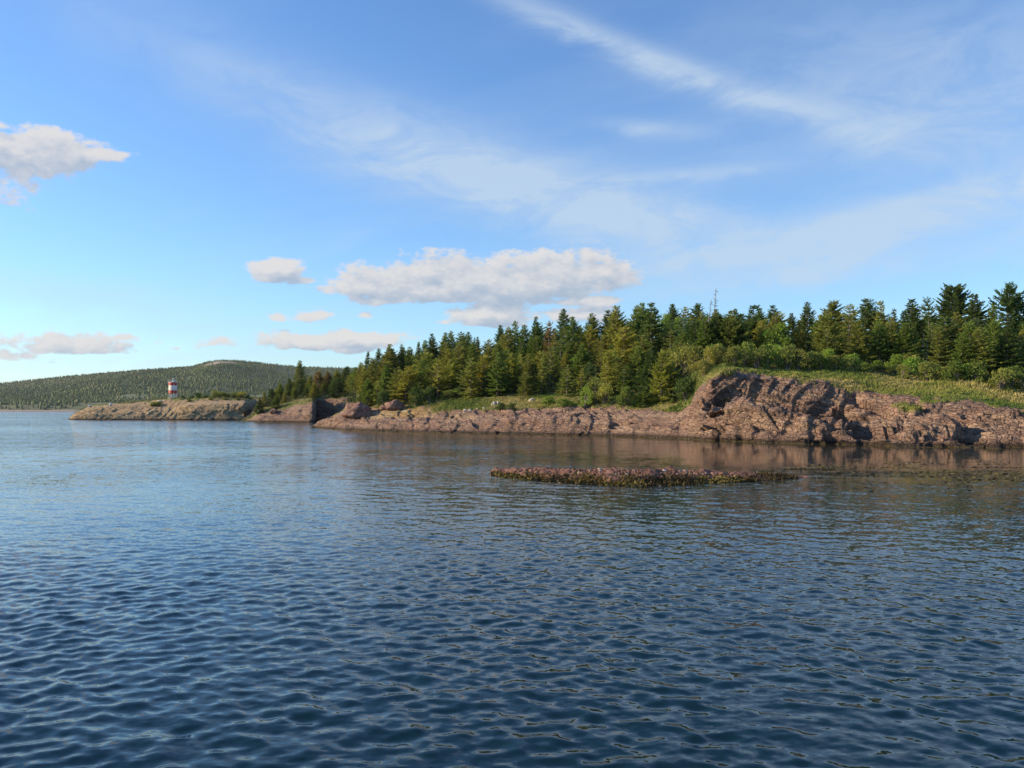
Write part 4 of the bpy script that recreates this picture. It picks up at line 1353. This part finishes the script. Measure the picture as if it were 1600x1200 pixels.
# ---- trees of the wooded point (beyond the inlet)
PT = [
    ('spruce', 468, 563, 232, 'olive', 'tall spruce with a wispy bent tip at the middle of the wooded point', 1.0),
    ('spruce', 452, 591, 226, 'dark', 'dark spruce left of the wispy tipped one on the wooded point', 1.1),
    ('spruce', 436, 597, 222, 'green', 'green spruce on the seaward shoulder of the wooded point', 1.2),
    ('spruce', 424, 606, 219, 'dark', 'low dark spruce nearest the cove of the wooded point', 1.2),
    ('spruce', 413, 612, 216, 'olive', 'smallest spruce by the dark cleft before the light tower point', 1.1),
    ('spruce', 483, 586, 226, 'olive', 'olive spruce just right of the wispy tipped one', 1.2),
    ('spruce', 497, 579, 236, 'rusty', 'brownish topped spruce over the lit rock end', 1.3),
    ('spruce', 512, 580, 238, 'rusty', 'brownish spruce above the shaded cliff of the inlet', 1.3),
    ('spruce', 526, 578, 236, 'olive', 'rounded olive spruce at the head of the shaded cliff', 1.4),
    ('spruce', 540, 572, 240, 'dark', 'dark spruce where the wooded point meets the headland wood', 1.2),
    ('spruce', 505, 596, 228, 'green', 'green spruce low on the rim of the shaded cliff', 1.4),
    ('spruce', 533, 590, 226, 'dark', 'dark spruce low on the rim of the shaded cliff', 1.3),
    ('spruce', 553, 574, 236, 'green', 'green spruce behind the seaward end of the headland wood', 1.2),
    ('spruce', 460, 606, 217, 'green', 'short bushy spruce above the lit rock slope of the wooded point', 1.5),
    ('spruce', 444, 612, 215, 'olive', 'short olive spruce above the lit rock slope of the wooded point', 1.5),
    ('spruce', 478, 604, 215, 'dark', 'shaded spruce at the top end of the lit rock slope', 1.5),
    ('spruce', 492, 600, 226, 'dark', 'dark spruce standing over the corner of the inlet', 1.4),
    ('spruce', 518, 598, 226, 'olive', 'olive bushy spruce on the rim in the middle of the shaded cliff', 1.4),
    ('spruce', 430, 618, 212, 'green', 'small green spruce hanging over the cove', 1.4),
    ('spruce', 404, 622, 212, 'dark', 'tiny dark spruce inside the cleft between the two points', 1.4),
]
for kind, px, yt, Y, tone, lab, wide in PT:
    z, _ = ground(POINT, (px - 800) / F * Y, Y)
    H = max(2.0, CAMH + (HOR - yt) * Y / F - z[0] + .12)
    put(kind, px, Y, H, tone, lab, 'tree', 'trees on the wooded point', wide, tab=POINT)

LAND += [(468, 575, 'the wispy tipped spruce'), (436, 605, 'the seaward shoulder spruce'), (413, 618, 'the spruce by the dark cleft'), (505, 585, 'the brownish topped spruces'), (540, 580, 'the spruce joining both woods')]
PFILL = []
rng = np.random.default_rng(44)
for i in range(400):
    if len(PFILL) >= 26:
        break
    px = rng.uniform(418, 560)
    d, h = knots(POINT, np.array([px]))
    Y = rng.uniform(d[0, 5] - 2, d[0, 7] - 4)
    X = (px - 800) / F * Y
    if any((X - t['X']) ** 2 + (Y - t['Y']) ** 2 < 2.6 ** 2 for t in PLACED):
        continue
    z, _ = ground(POINT, X, Y)
    lim = np.interp(px, [418, 436, 468, 500, 560], [612, 598, 586, 582, 574]) + rng.uniform(3, 14)
    H = min(rng.uniform(3.5, 6.5), CAMH + (HOR - lim) * Y / F - z[0])
    if H < 2.0:
        continue
    put(rng.choice(['spruce', 'shaggy', 'shaggy']), px, Y, H, rng.choice(['dark', 'green', 'olive', 'olive', 'yellow']), None, 'tree', 'trees on the wooded point', rng.uniform(1.2, 1.7), tab=POINT)
    PFILL.append(PLACED[-1])
auto_label(PFILL)

# ---- shrubs
LT = [(285, 620, 1.1), (300, 618, 1.3), (312, 614, 1.4), (323, 617, 1.2), (335, 611, 1.6), (345, 612, 1.6), (356, 614, 1.4), (367, 613, 1.5), (378, 612, 1.6), (388, 617, 1.4), (240, 628, 1.0), (248, 627, 1.0), (294, 628, 1.0), (330, 626, 1.2), (350, 626, 1.2), (372, 625, 1.2)]
LTW = ['shrub closest right of the light tower', 'second shrub right of the light tower', 'rounded shrub on the rim past the light tower', 'low shrub in the dip of the row past the light tower',
       'highest of the shrubs on the light tower point', 'shrub touching the highest one on the light tower point', 'shrub in the middle of the row toward the cleft', 'yellow green shrub after the middle of the row toward the cleft',
       'last big shrub before the dark cleft', 'small shrub hanging over the dark cleft', 'yellowish low shrub left below the light tower', 'low shrub right under the light tower',
       'low shrub on the cliff edge right under the row start', 'low shrub on the cliff edge under the highest shrub', 'low shrub on the cliff edge under the middle of the row', 'low shrub on the cliff edge near the cleft']
for (px, yt, r), lab in zip(LT, LTW):
    Y = 262 if yt < 621 else 255
    z, _ = ground(LIGHT, (px - 800) / F * Y, Y)
    H = max(1.0, CAMH + (HOR - yt) * Y / F - z[0] + .1)
    put('shrub', px, Y, H, random.choice(['shrub', 'yellow', 'shrub']), lab + ', spreading over the rock', 'shrub', 'shrubs on the light tower point', min(1.8, 1.5 * r * 1.9 / H / 1.2), tab=LIGHT)

SH = [
    # px, tip, base, tone, label
    (1060, 545, 592, 'shrub', 'leafy shrub at the brink of the dark cleft beside the wood'), (1075, 540, 585, 'olive', 'olive shrub above the dark cleft'), (1090, 543, 580, 'shrub', 'tall bushy shrub left of the grey boulder'), (1108, 545, 576, 'yellow', 'yellowish shrub close left of the grey boulder'),
    (1122, 540, 570, 'shrub', 'shrub directly behind the grey boulder'), (1148, 542, 574, 'shrub', 'shrub directly right of the grey boulder'), (1165, 536, 573, 'green', 'green shrub under the broad layered spruce'), (1183, 545, 575, 'shrub', 'low shrub at the grass edge below the broad layered spruce'),
    (1198, 540, 575, 'green', 'green shrub at the foot of the young birch, seaward side'), (1232, 540, 577, 'shrub', 'shrub at the foot of the young birch, landward side'), (1248, 546, 578, 'olive', 'olive shrub in the middle of the row on the grassy rock top'), (1266, 550, 579, 'shrub', 'shrub under the first matching pointed spruce'),
    (1282, 552, 580, 'green', 'green shrub left of the small dry spruce'), (1306, 556, 581, 'shrub', 'low shrub right of the small dry spruce'), (1325, 560, 582, 'shrub', 'low shrub where the grass slope begins'), (1350, 566, 583, 'green', 'flat green shrub under the forked spruce'),
    (1376, 570, 584, 'dark', 'dark flat shrub on the upper grass'), (1400, 570, 585, 'dark', 'dark shrub on the upper grass under the solitary spire'), (1428, 560, 585, 'bright', 'bright green shrub in front of the bare grey trunks'), (1460, 570, 588, 'green', 'green shrub right of the bare grey trunks'),
    (1485, 572, 592, 'shrub', 'shrub at the grass edge under the great round crowned tree'), (1510, 578, 596, 'dark', 'dark rounded shrub at the foot of the broad olive spruce'), (1555, 585, 604, 'dark', 'dark low shrub landward of the broad olive spruce'), (1578, 582, 608, 'green', 'green shrub near the edge of the view'),
    (1597, 585, 612, 'dark', 'dark shrub cut by the edge of the view'),
    (930, 592, 632, 'shrub', 'round shrub at the end of the grass bench'), (946, 600, 632, 'yellow', 'yellow green shrub over the low red rocks'), (915, 606, 636, 'bright', 'bright low shrub on the grass bench under the birch'), (880, 612, 637, 'bright', 'fresh green shrub in the middle of the grass bench'),
    (858, 608, 634, 'bright', 'fresh green shrub under the flat tiered spruce'), (785, 622, 640, 'dark', 'dark small shrub beside the pale stones'), (800, 622, 640, 'dark', 'dark small shrub close to the rock edge of the grass bench'), (980, 605, 634, 'green', 'shaded shrub beside the low mat of spruce'),
    (600, 612, 636, 'dark', 'dark shrub behind the jagged red boulder'), (650, 606, 634, 'dark', 'dark shrub on the edge of the wood above the golden rocks'), (672, 604, 630, 'dark', 'dark shrub at the end of the short grass'), (700, 600, 624, 'olive', 'olive shrub above the short grass'), (628, 604, 628, 'olive', 'olive shrub right of the jagged red boulder'),
    (716, 596, 620, 'green', 'green shrub left of the wide brown skirted spruce'), (822, 596, 616, 'dark', 'shaded shrub right of the sunlit yellow green spruce'), (1016, 590, 620, 'dark', 'shaded shrub left behind the wide spreading spruce'), (1058, 585, 620, 'dark', 'dark shrub in the cleft between wood and rock'),
    (1072, 590, 625, 'dark', 'dark shrub low in the cleft against the rock'),
]
for px, yt, yb, tone, lab in SH:
    Y = depth_for_base(px, yb)
    z, _ = ground(HEAD, (px - 800) / F * Y, Y)
    H = max(.7, CAMH + (HOR - yt) * Y / F - z[0] + .12)
    if 690 < px < 900:
        H *= .6
    put('shrub', px, Y, H, tone, lab, 'shrub', 'shrubs along the edge of the grass', min(1.5, max(.8, 2.3 / H)))


# more low shrubs, in a broken row along the back of the grass
SFILL = []
rng = np.random.default_rng(45)
for i in range(900):
    if len(SFILL) >= 40:
        break
    px = rng.uniform(1050, 1620) if i % 5 else rng.uniform(560, 1050)
    d, h = knots(HEAD, np.array([px]))
    Y = d[0, 5] + (rng.uniform(-3.0, 4.0) if px > 1060 else rng.uniform(-2.5, 1.5))
    X = (px - 800) / F * Y
    if any((X - t['X']) ** 2 + (Y - t['Y']) ** 2 < 1.5 ** 2 for t in PLACED):
        continue
    put('shrub', px, Y, rng.uniform(1.1, 2.5) if px > 1060 else rng.uniform(.6, 1.3), rng.choice(['shrub', 'green', 'olive', 'bright', 'shrub']), None, 'shrub', 'shrubs along the edge of the grass', rng.uniform(.9, 1.25))
    SFILL.append(PLACED[-1])
auto_label(SFILL)


# ------------------------------------------------------------------ undergrowth that nobody could count
def undergrowth():
    rng = np.random.default_rng(5)
    n = 5200
    px = rng.uniform(545, 1640, n)
    d, h = knots(HEAD, px)
    u = rng.uniform(0, 1, n) ** 1.6
    lo = d[:, 5] - np.where(px < 1060, 1.0, -3.5)
    Y = lo + u * (d[:, 7] - lo)
    X = (px - 800) / F * Y
    z, k = ground(HEAD, X, Y)
    per = 12
    c = np.repeat(np.stack([X, Y, z], -1), per, 0) + rng.normal(0, 1, (n * per, 3)) * [.45, .45, 0] + np.stack([np.zeros(n * per), np.zeros(n * per), rng.uniform(0, .9, n * per)], -1)
    ax = unit(rng.normal(0, .6, (n * per, 3)) + [0, 0, .5])
    v, f = sprays(c, ax, unit(rng.normal(0, 1, (n * per, 3))), rng.uniform(.25, .5, n * per), rng.uniform(.15, .3, n * per))
    tint = np.repeat(rng.uniform(0, 1, n), per * 4)
    mu = tint_material('undergrowth_leaves', [(0, (0.045, 0.062, 0.022)), (.6, (0.075, 0.095, 0.03)), (1, (0.12, 0.13, 0.04))])
    link('undergrowth', mesh_data('undergrowth', v, f, mu, {'tint': tint}, False), kind='stuff')


undergrowth()


def grass(T, name, n, sel, size, seed, tone):
    """blades standing on the terrain mesh itself"""
    rng = np.random.default_rng(seed)
    P = T['P']
    Q = 0.25 * (P[:-1, :-1] + P[1:, :-1] + P[:-1, 1:] + P[1:, 1:])
    E1 = P[1:, :-1] - P[:-1, :-1]; E2 = P[:-1, 1:] - P[:-1, :-1]
    ar = np.linalg.norm(np.cross(E1, E2), axis=-1)
    w = ar * sel(T)[:-1, :-1]
    w = (w / w.sum()).ravel()
    idx = rng.choice(len(w), n, p=w)
    i, j = np.unravel_index(idx, (Q.shape[0], Q.shape[1]))
    base = P[i, j] + E1[i, j] * rng.uniform(0, 1, (n, 1)) + E2[i, j] * rng.uniform(0, 1, (n, 1))
    bl = 4
    patch = fbm(base[:, 0] * .3, base[:, 1] * .3, None, 3, seed)
    b = np.repeat(base, bl, 0) + rng.normal(0, .09, (n * bl, 3)) * [1, 1, 0] - [0, 0, .03]
    ax = unit(rng.normal(0, .33, (n * bl, 3)) + [.12, 0, 1])
    sd = unit(np.cross(ax, rng.normal(0, 1, (n * bl, 3))))
    hgt = np.repeat(size * np.clip(1 + .8 * patch, .35, 2), bl) * rng.uniform(.6, 1.3, n * bl)
    v, f = sprays(b, ax, sd, hgt, np.full(n * bl, .05))
    t = np.clip(np.repeat(tone + .55 * fbm(base[:, 0] * .16, base[:, 1] * .22, None, 3, seed + 3), bl) + rng.uniform(-.18, .18, n * bl), 0, 1)
    link(name, mesh_data(name, v, f, M_GRASS, {'tint': np.repeat(t, 4)}, False), kind='stuff')


M_GRASS = tint_material('wild_grass', [(0, (0.105, 0.160, 0.026)), (.4, (0.205, 0.235, 0.042)), (.7, (0.37, 0.31, 0.090)), (1, (0.48, 0.39, 0.16))], scale=0.6, var=.2)
grass(T_HEAD, 'grass', 38000, lambda T: sstep(T['turf'], .4, .7) * (1 - sstep(T['K'], 5.0, 5.3)) * np.where(T['px'] > 1060, 1.0, 1.6) * (T['px'] > 560), .22, 8, .45)
grass(T_LIGHT, 'grass', 3500, lambda T: sstep(T['turf'], .4, .7) * (T['K'] < 6), .45, 9, .5)
grass(T_POINT, 'grass', 2500, lambda T: sstep(T['turf'], .4, .7) * (T['K'] < 6), .5, 10, .3)


# ------------------------------------------------------------------ the light tower on the point
def light_tower():
    px, Y = 270.0, 262.0
    X = (px - 800) / F * Y
    z, _ = ground(LIGHT, X, Y)
    root = bpy.data.objects.new('light_tower', None)
    COL.objects.link(root)
    root.location = (X, Y, z[0] + 0.05)
    root.rotation_euler = (0, 0, math.radians(-28) + math.atan2(-X, Y) )
    root.empty_display_size = .3
    tag(root, 'small red and white banded light tower on white legs on the rocky point', 'light tower')
    white = plain_material('white_paint', (0.80, 0.78, 0.74), 0.5, .08, 3)
    red = plain_material('red_paint', (0.56, 0.035, 0.03), 0.5, .15, 3)
    conc = plain_material('concrete', (0.42, 0.39, 0.35), 0.9, .25, 5)
    glass = plain_material('lamp_glass', (0.35, 0.45, 0.42), 0.1, .1, 3)
    w = 0.78
    b = Bag(); b.box((0, 0, 0.05), (2.3, 2.3, .3)); link('base', b.mesh('tower_base', conc), root)
    for sx in (-1, 1):
        for sy in (-1, 1):
            b = Bag(); b.box((sx * w, sy * w, 2.55), (.20, .20, 4.6)); link('leg', b.mesh('tower_leg', white), root)
    # banded boards on the four faces, the legs showing below
    bands = [(1.65, 2.6, red), (2.604, 4.10, white), (4.104, 5.05, red)]
    for lo, hi, mt in bands:
        for ax, sg in ((1, -1), (0, 1), (1, 1), (0, -1)):
            n = 5
            hh = (hi - lo) / n
            b = Bag()
            for i in range(n):                       # horizontal slats, small gaps between
                zc = lo + hh * (i + .5)
                c = [0, 0, zc]; c[ax] = sg * (w + .13)
                sz = [1.76, 1.76, hh - .03]; sz[ax] = .05
                if ax == 0:
                    sz[1] = 1.55
                b.box(c, sz)
            link('panel', b.mesh('tower_panel', mt), root)
    for ax, sg in ((1, -1), (0, 1), (1, 1), (0, -1)):
        for t in (-1, 1):
            p = [0, 0, .3]; q = [0, 0, 1.6]
            p[ax] = q[ax] = sg * w
            p[1 - ax] = -t * (w - .1); q[1 - ax] = t * (w - .1)
            b = Bag(); b.bar(p, q, .045, 5); link('brace', b.mesh('tower_brace', white), root)
    b = Bag(); b.box((0, 0, 5.12), (1.9, 1.9, .12)); link('platform', b.mesh('tower_platform', white), root)
    b = Bag()
    for sx in (-1, 1):
        for sy in (-1, 1):
            b.bar((sx * 0.88, sy * 0.88, 5.18), (sx * 0.88, sy * 0.88, 5.80), .03, 5)
    for sx in (-1, 1):
        b.bar((sx * 0.88, -0.88, 5.78), (sx * 0.88, 0.88, 5.78), .025, 5)
        b.bar((-0.88, sx * 0.88, 5.781), (0.88, sx * 0.88, 5.781), .025, 5)
    link('railing', b.mesh('tower_railing', white), root)
    v, f = tube([(.1, 0, 5.18), (.1, 0, 5.75), (.1, 0, 5.76)], [.26, .26, .34], 10)
    b = Bag(); b.add(v, f); lan = link('lantern', b.mesh('tower_lantern', white), root)
    v, f = tube([(.1, 0, 5.762), (.1, 0, 6.10)], [.20, .20], 10)
    b = Bag(); b.add(v, f); link('lens', b.mesh('tower_lens', glass), lan)
    v, f = tube([(.1, 0, 6.10), (.1, 0, 6.16), (.1, 0, 6.36), (.1, 0, 6.40)], [.20, .30, .10, .01], 10)
    b = Bag(); b.add(v, f); link('cap', b.mesh('tower_cap', white), lan)


light_tower()


# ------------------------------------------------------------------ stones
def ico():
    t = (1 + 5 ** .5) / 2
    v = unit(np.array([(-1, t, 0), (1, t, 0), (-1, -t, 0), (1, -t, 0), (0, -1, t), (0, 1, t), (0, -1, -t), (0, 1, -t), (t, 0, -1), (t, 0, 1), (-t, 0, -1), (-t, 0, 1)], float))
    f = np.array([(0, 11, 5), (0, 5, 1), (0, 1, 7), (0, 7, 10), (0, 10, 11), (1, 5, 9), (5, 11, 4), (11, 10, 2), (10, 7, 6), (7, 1, 8), (3, 9, 4), (3, 4, 2), (3, 2, 6), (3, 6, 8), (3, 8, 9), (4, 9, 5), (2, 4, 11), (6, 2, 10), (8, 6, 7), (9, 8, 1)])
    return v, f


def ico_sub(v, f, n):
    for _ in range(n):
        e = {}
        vl = list(map(tuple, v)); nf = []
        def mid(a, b):
            k = (min(a, b), max(a, b))
            if k not in e:
                m = np.array(vl[a]) + np.array(vl[b]); m /= np.linalg.norm(m)
                vl.append(tuple(m)); e[k] = len(vl) - 1
            return e[k]
        for a, b, c in f:
            ab, bc, ca = mid(a, b), mid(b, c), mid(c, a)
            nf += [(a, ab, ca), (b, bc, ab), (c, ca, bc), (ab, bc, ca)]
        v, f = np.array(vl), np.array(nf)
    return v, f


IV, IF = ico()
BV, BF = ico_sub(IV, IF, 3)
STONE = {'grey': plain_material('grey_boulder_stone', (0.32, 0.30, 0.27), .9, .35, 3),
         'pale': plain_material('pale_stone', (0.52, 0.45, 0.36), .9, .3, 4),
         'red': plain_material('red_boulder_stone', (0.27, 0.155, 0.115), .9, .4, 2.2),
         'white': plain_material('white_stained_stone', (0.66, 0.62, 0.56), .9, .2, 4)}


def boulder(px, yb, w, h, mat, label, seed, tab=HEAD, Y=None, z=None):
    Y = Y or depth_for_base(px, yb, tab, lo=knots(tab, np.array([float(px)]))[0][0, 1] + .2)
    X = (px - 800) / F * Y
    if z is None:
        z = float(ground(tab, X, Y)[0][0])
    V = BV * [w / 2, w / 2.2, h * .62]
    n = fbm(BV[:, 0] * 1.3 + seed, BV[:, 1] * 1.3, BV[:, 2] * 1.3, 3, seed)
    fv, _, fe = facets(BV[:, 0] * 1.25 + seed, BV[:, 1] * 1.25, BV[:, 2] * 1.5, seed, 1.1)
    V = V * (1 + .14 * n + .42 * fv - .10 * (1 - sstep(fe, 0, .1)))[:, None]
    me = mesh_data('boulder', V, BF, STONE[mat], None, False)
    o = link('boulder', me, None, (X, Y, z + h * .25), None, label, 'boulder', 'loose boulders on the shore')
    o.rotation_euler = (0, 0, seed)
    return o


boulder(1134, 562, 1.3, 1.0, 'grey', 'rounded grey boulder half hidden among shrubs on the rock top', 3)
boulder(616, 640, 2.6, 1.5, 'red', 'jagged red boulder at the edge of the trees above the golden rocks', 4)
boulder(560, 650, 4.2, 2.2, 'red', 'blocky reddish rock standing beside the shaded inlet', 5)
boulder(601, 641, 1.6, .9, 'red', 'smaller red boulder touching the jagged one', 6)
boulder(1077, 683, 2.9, .75, 'red', 'low orange red rock at the water line below the dark cleft', 7, Y=90.5, z=.05)
boulder(1062, 682, 1.6, .6, 'red', 'small red rock left of the low orange red one at the water line', 8, Y=91.5, z=.05)
boulder(428, 645, 2.0, 1.1, 'red', 'round brown boulder on the lit rock slope of the wooded point', 9, tab=POINT)
for i, (px, yb, w, h, lab) in enumerate([(727, 644, .7, .45, 'pale stone at the seaward end of the pale stones on the grass edge'), (735, 643, .55, .4, 'small pale stone second from the seaward end on the grass edge'),
                                         (757, 640, .5, .35, 'tiny pale stone alone in the short grass'), (772, 634, .8, .6, 'pale stone in front of the dark small shrub'), (779, 633, .6, .55, 'pale stone touching the dark small shrub'),
                                         (831, 628, .75, .5, 'pale stone in the bright grass of the bench'), (746, 641, .45, .3, 'tiny pale stone near the seaward pale stones')]):
    boulder(px, yb, w, h, 'pale', lab, 20 + i)
for i, (px, yb, w, h, lab) in enumerate([(173, 631, .9, .7, 'white stone on the skyline of the rocky point'), (141, 636, 1.1, .6, 'white stained stone on the low end of the rocky point'), (250, 624, 1.3, .5, 'whitish rock slab left of the light tower')]):
    boulder(px, yb, w, h, 'white', lab, 40 + i, tab=LIGHT, Y=258)

# ------------------------------------------------------------------ the reef
REEF = [(766, 39.6, .02, 1.2), (776, 38.8, .24, 2.0), (800, 37.8, .30, 2.6), (850, 36.4, .38, 3.0), (900, 35.2, .46, 3.4), (950, 34.3, .54, 3.6), (1000, 34.1, .58, 3.6), (1050, 34.5, .53, 3.4),
        (1085, 35.0, .42, 3.2), (1110, 35.3, .28, 3.0), (1150, 35.9, .22, 2.6), (1200, 36.5, .12, 1.8), (1232, 37.0, .03, 1.2), (1262, 37.6, -.10, 1.0)]


def reef():
    q = np.array(REEF)
    px = np.linspace(766, 1262, 300)
    t = np.linspace(-.25, 1.25, 60)
    P, T = np.meshgrid(px, t)
    q[:, 2] *= .84
    d0 = np.interp(P, q[:, 0], q[:, 1]); hh = np.interp(P, q[:, 0], q[:, 2]); wd = np.interp(P, q[:, 0], q[:, 3])
    Y = d0 + T * wd
    X = (P - 800) / F * Y
    prof = np.where((T > 0) & (T < 1), np.sin(np.pi * np.clip(T, 0, 1)) ** .6, -.5 * np.minimum(np.abs(T), np.abs(T - 1)) * 4)
    Z = hh * prof - np.where((T <= 0) | (T >= 1), .05, 0)
    Z = Z + (.09 * fbm(X * 1.2, Y * 1.2, None, 4, 12) + .06 * vnoise(X * 5, Y * 5, None, 13) + .06 * vnoise(X * 2.2, Y * 2.2, None, 14)) * np.clip(prof + .3, 0, 1)
    m = tint_material('reef_stone', [(0, (0.075, 0.044, 0.028)), (.35, (0.180, 0.088, 0.060)), (.7, (0.280, 0.145, 0.105)), (.9, (0.35, 0.215, 0.16)), (1, (0.55, 0.51, 0.47))], var=.4, scale=8)
    rt = link('rock_reef', mesh_data('rock_reef', np.stack([X, Y, Z], -1).reshape(-1, 3), grid_faces(*X.shape), m, {'tint': np.clip(.35 + .25 * fbm(X, Y, None, 3, 5), 0, .8).ravel()}),
              None, None, None, 'low reef of reddish rubble with seaweed fringe awash in front of the shore', 'reef')
    rng = np.random.default_rng(17)
    n = 9000
    pp = rng.uniform(772, 1225, n); tt = rng.uniform(.02, .98, n)
    d0 = np.interp(pp, q[:, 0], q[:, 1]); hh = np.interp(pp, q[:, 0], q[:, 2]); wd = np.interp(pp, q[:, 0], q[:, 3])
    y = d0 + tt * wd; x = (pp - 800) / F * y
    z = hh * np.sin(np.pi * tt) ** .6 + .05 * fbm(x * 1.2, y * 1.2, None, 3, 12)
    r = .016 + .065 * rng.uniform(0, 1, n) ** 5
    sc_ = r[:, None] * rng.uniform(.6, 1.4, (n, 3)) * [1.15, 1, .8]
    jit = 1 + rng.uniform(-.25, .25, (n, 12, 1))
    V = IV[None] * jit * sc_[:, None, :] + np.stack([x, y, z + r * .15], -1)[:, None, :]
    Fc = (IF[None] + (np.arange(n) * 12)[:, None, None]).reshape(-1, 3)
    tint = np.clip(.50 + .30 * fbm(x * .5, y * .5, None, 3, 6) + rng.uniform(-.24, .24, n) - .5 * (z < .12), 0, .93)
    wh = (rng.uniform(0, 1, n) < .07) & (z > .33) & (pp > 900)
    tint = np.where(wh, 1, tint)
    link('rubble', mesh_data('reef_rubble', V.reshape(-1, 3), Fc, m, {'tint': np.repeat(tint, 12)}, False), rt, kind='stuff')
    # rockweed hanging round the edge
    n = 9000
    pp = rng.uniform(768, 1245, n)
    side = rng.uniform(0, 1, n)
    tt = np.where(side < .78, rng.normal(-.01, .09, n), rng.normal(1.0, .08, n))
    tt = np.where(pp > 1180, rng.uniform(-.2, 1.1, n), tt)
    d0 = np.interp(pp, q[:, 0], q[:, 1]); hh = np.interp(pp, q[:, 0], q[:, 2]); wd = np.interp(pp, q[:, 0], q[:, 3])
    y = d0 + tt * wd; x = (pp - 800) / F * y
    ht = hh * np.where((tt > 0) & (tt < 1), np.sin(np.pi * np.clip(tt, 0.0001, .9999)) ** .6, 0)
    B = np.stack([x, y, np.maximum(ht, 0) + rng.uniform(.0, .09, n)], -1)
    ax = unit(rng.normal(0, .7, (n, 3)) + [0, -.3, -.05])
    sd = unit(np.cross(ax, rng.normal(0, 1, (n, 3))))
    v, f = sprays(B, ax, sd, rng.uniform(.07, .18, n), rng.uniform(.03, .07, n))
    mw = tint_material('rockweed', [(0, (0.040, 0.028, 0.010)), (.5, (0.115, 0.082, 0.018)), (1, (0.21, 0.16, 0.035))], rough=.45)
    patch = np.clip(.45 + .5 * fbm(x * .7, y * .7, None, 3, 21) + rng.uniform(-.2, .2, n), 0, 1)
    link('seaweed', mesh_data('reef_seaweed', v, f, mw, {'tint': np.repeat(patch, 4)}, False), rt, kind='stuff')
    # floating weed over the shoal landward of the reef
    n = 15000
    pp = rng.uniform(1180, 1760, n)
    yy = 735 + 9 * vnoise(pp * .02, pp * 0, None, 3) + np.clip((pp - 1180) / 300, 0, 1) * 2 + rng.normal(0, 6.5, n) * np.clip((pp - 1100) / 200, .4, 1.3)
    y = 4000 / (np.clip(yy, 704, 775) - 640); x = (pp - 800) / F * y
    keep = fbm(x * .35, y * .9, None, 3, 31) > -.08
    near = np.interp(pp, [c[0] for c in HEAD], [c[1][0][0] for c in HEAD]) - 1.5
    keep &= y < near
    x, y = x[keep], y[keep]; n = len(x)
    B = np.stack([x, y, rng.uniform(.0, .035, n)], -1)
    ax = unit(rng.normal(0, 1, (n, 3)) * [1.4, .8, .06])
    sd = unit(np.cross([0, 0, 1.0], ax) + rng.normal(0, .25, (n, 3)))
    v, f = sprays(B, ax, sd, rng.uniform(.10, .30, n), rng.uniform(.03, .07, n))
    patch = np.clip(.55 + .5 * fbm(x * .4, y * .8, None, 3, 41) + rng.uniform(-.2, .2, n), 0, 1)
    link('seaweed', mesh_data('floating_seaweed', v, f, mw, {'tint': np.repeat(patch, 4)}, False), kind='stuff')


reef()


# ------------------------------------------------------------------ the air
def haze():
    m, nt, out = new_mat('sea_air')
    vol = nt.nodes.new('ShaderNodeVolumePrincipled')
    vol.inputs['Color'].default_value = (0.80, 0.87, 0.95, 1)
    vol.inputs['Density'].default_value = HAZE
    vol.inputs['Anisotropy'].default_value = 0.2
    nt.links.new(vol.outputs[0], out.inputs['Volume'])
    b = Bag(); b.box((0, 0, 75), (19000, 19000, 190))
    link('haze', b.mesh('haze', m), kind='stuff')


HAZE = 0.000032
haze()
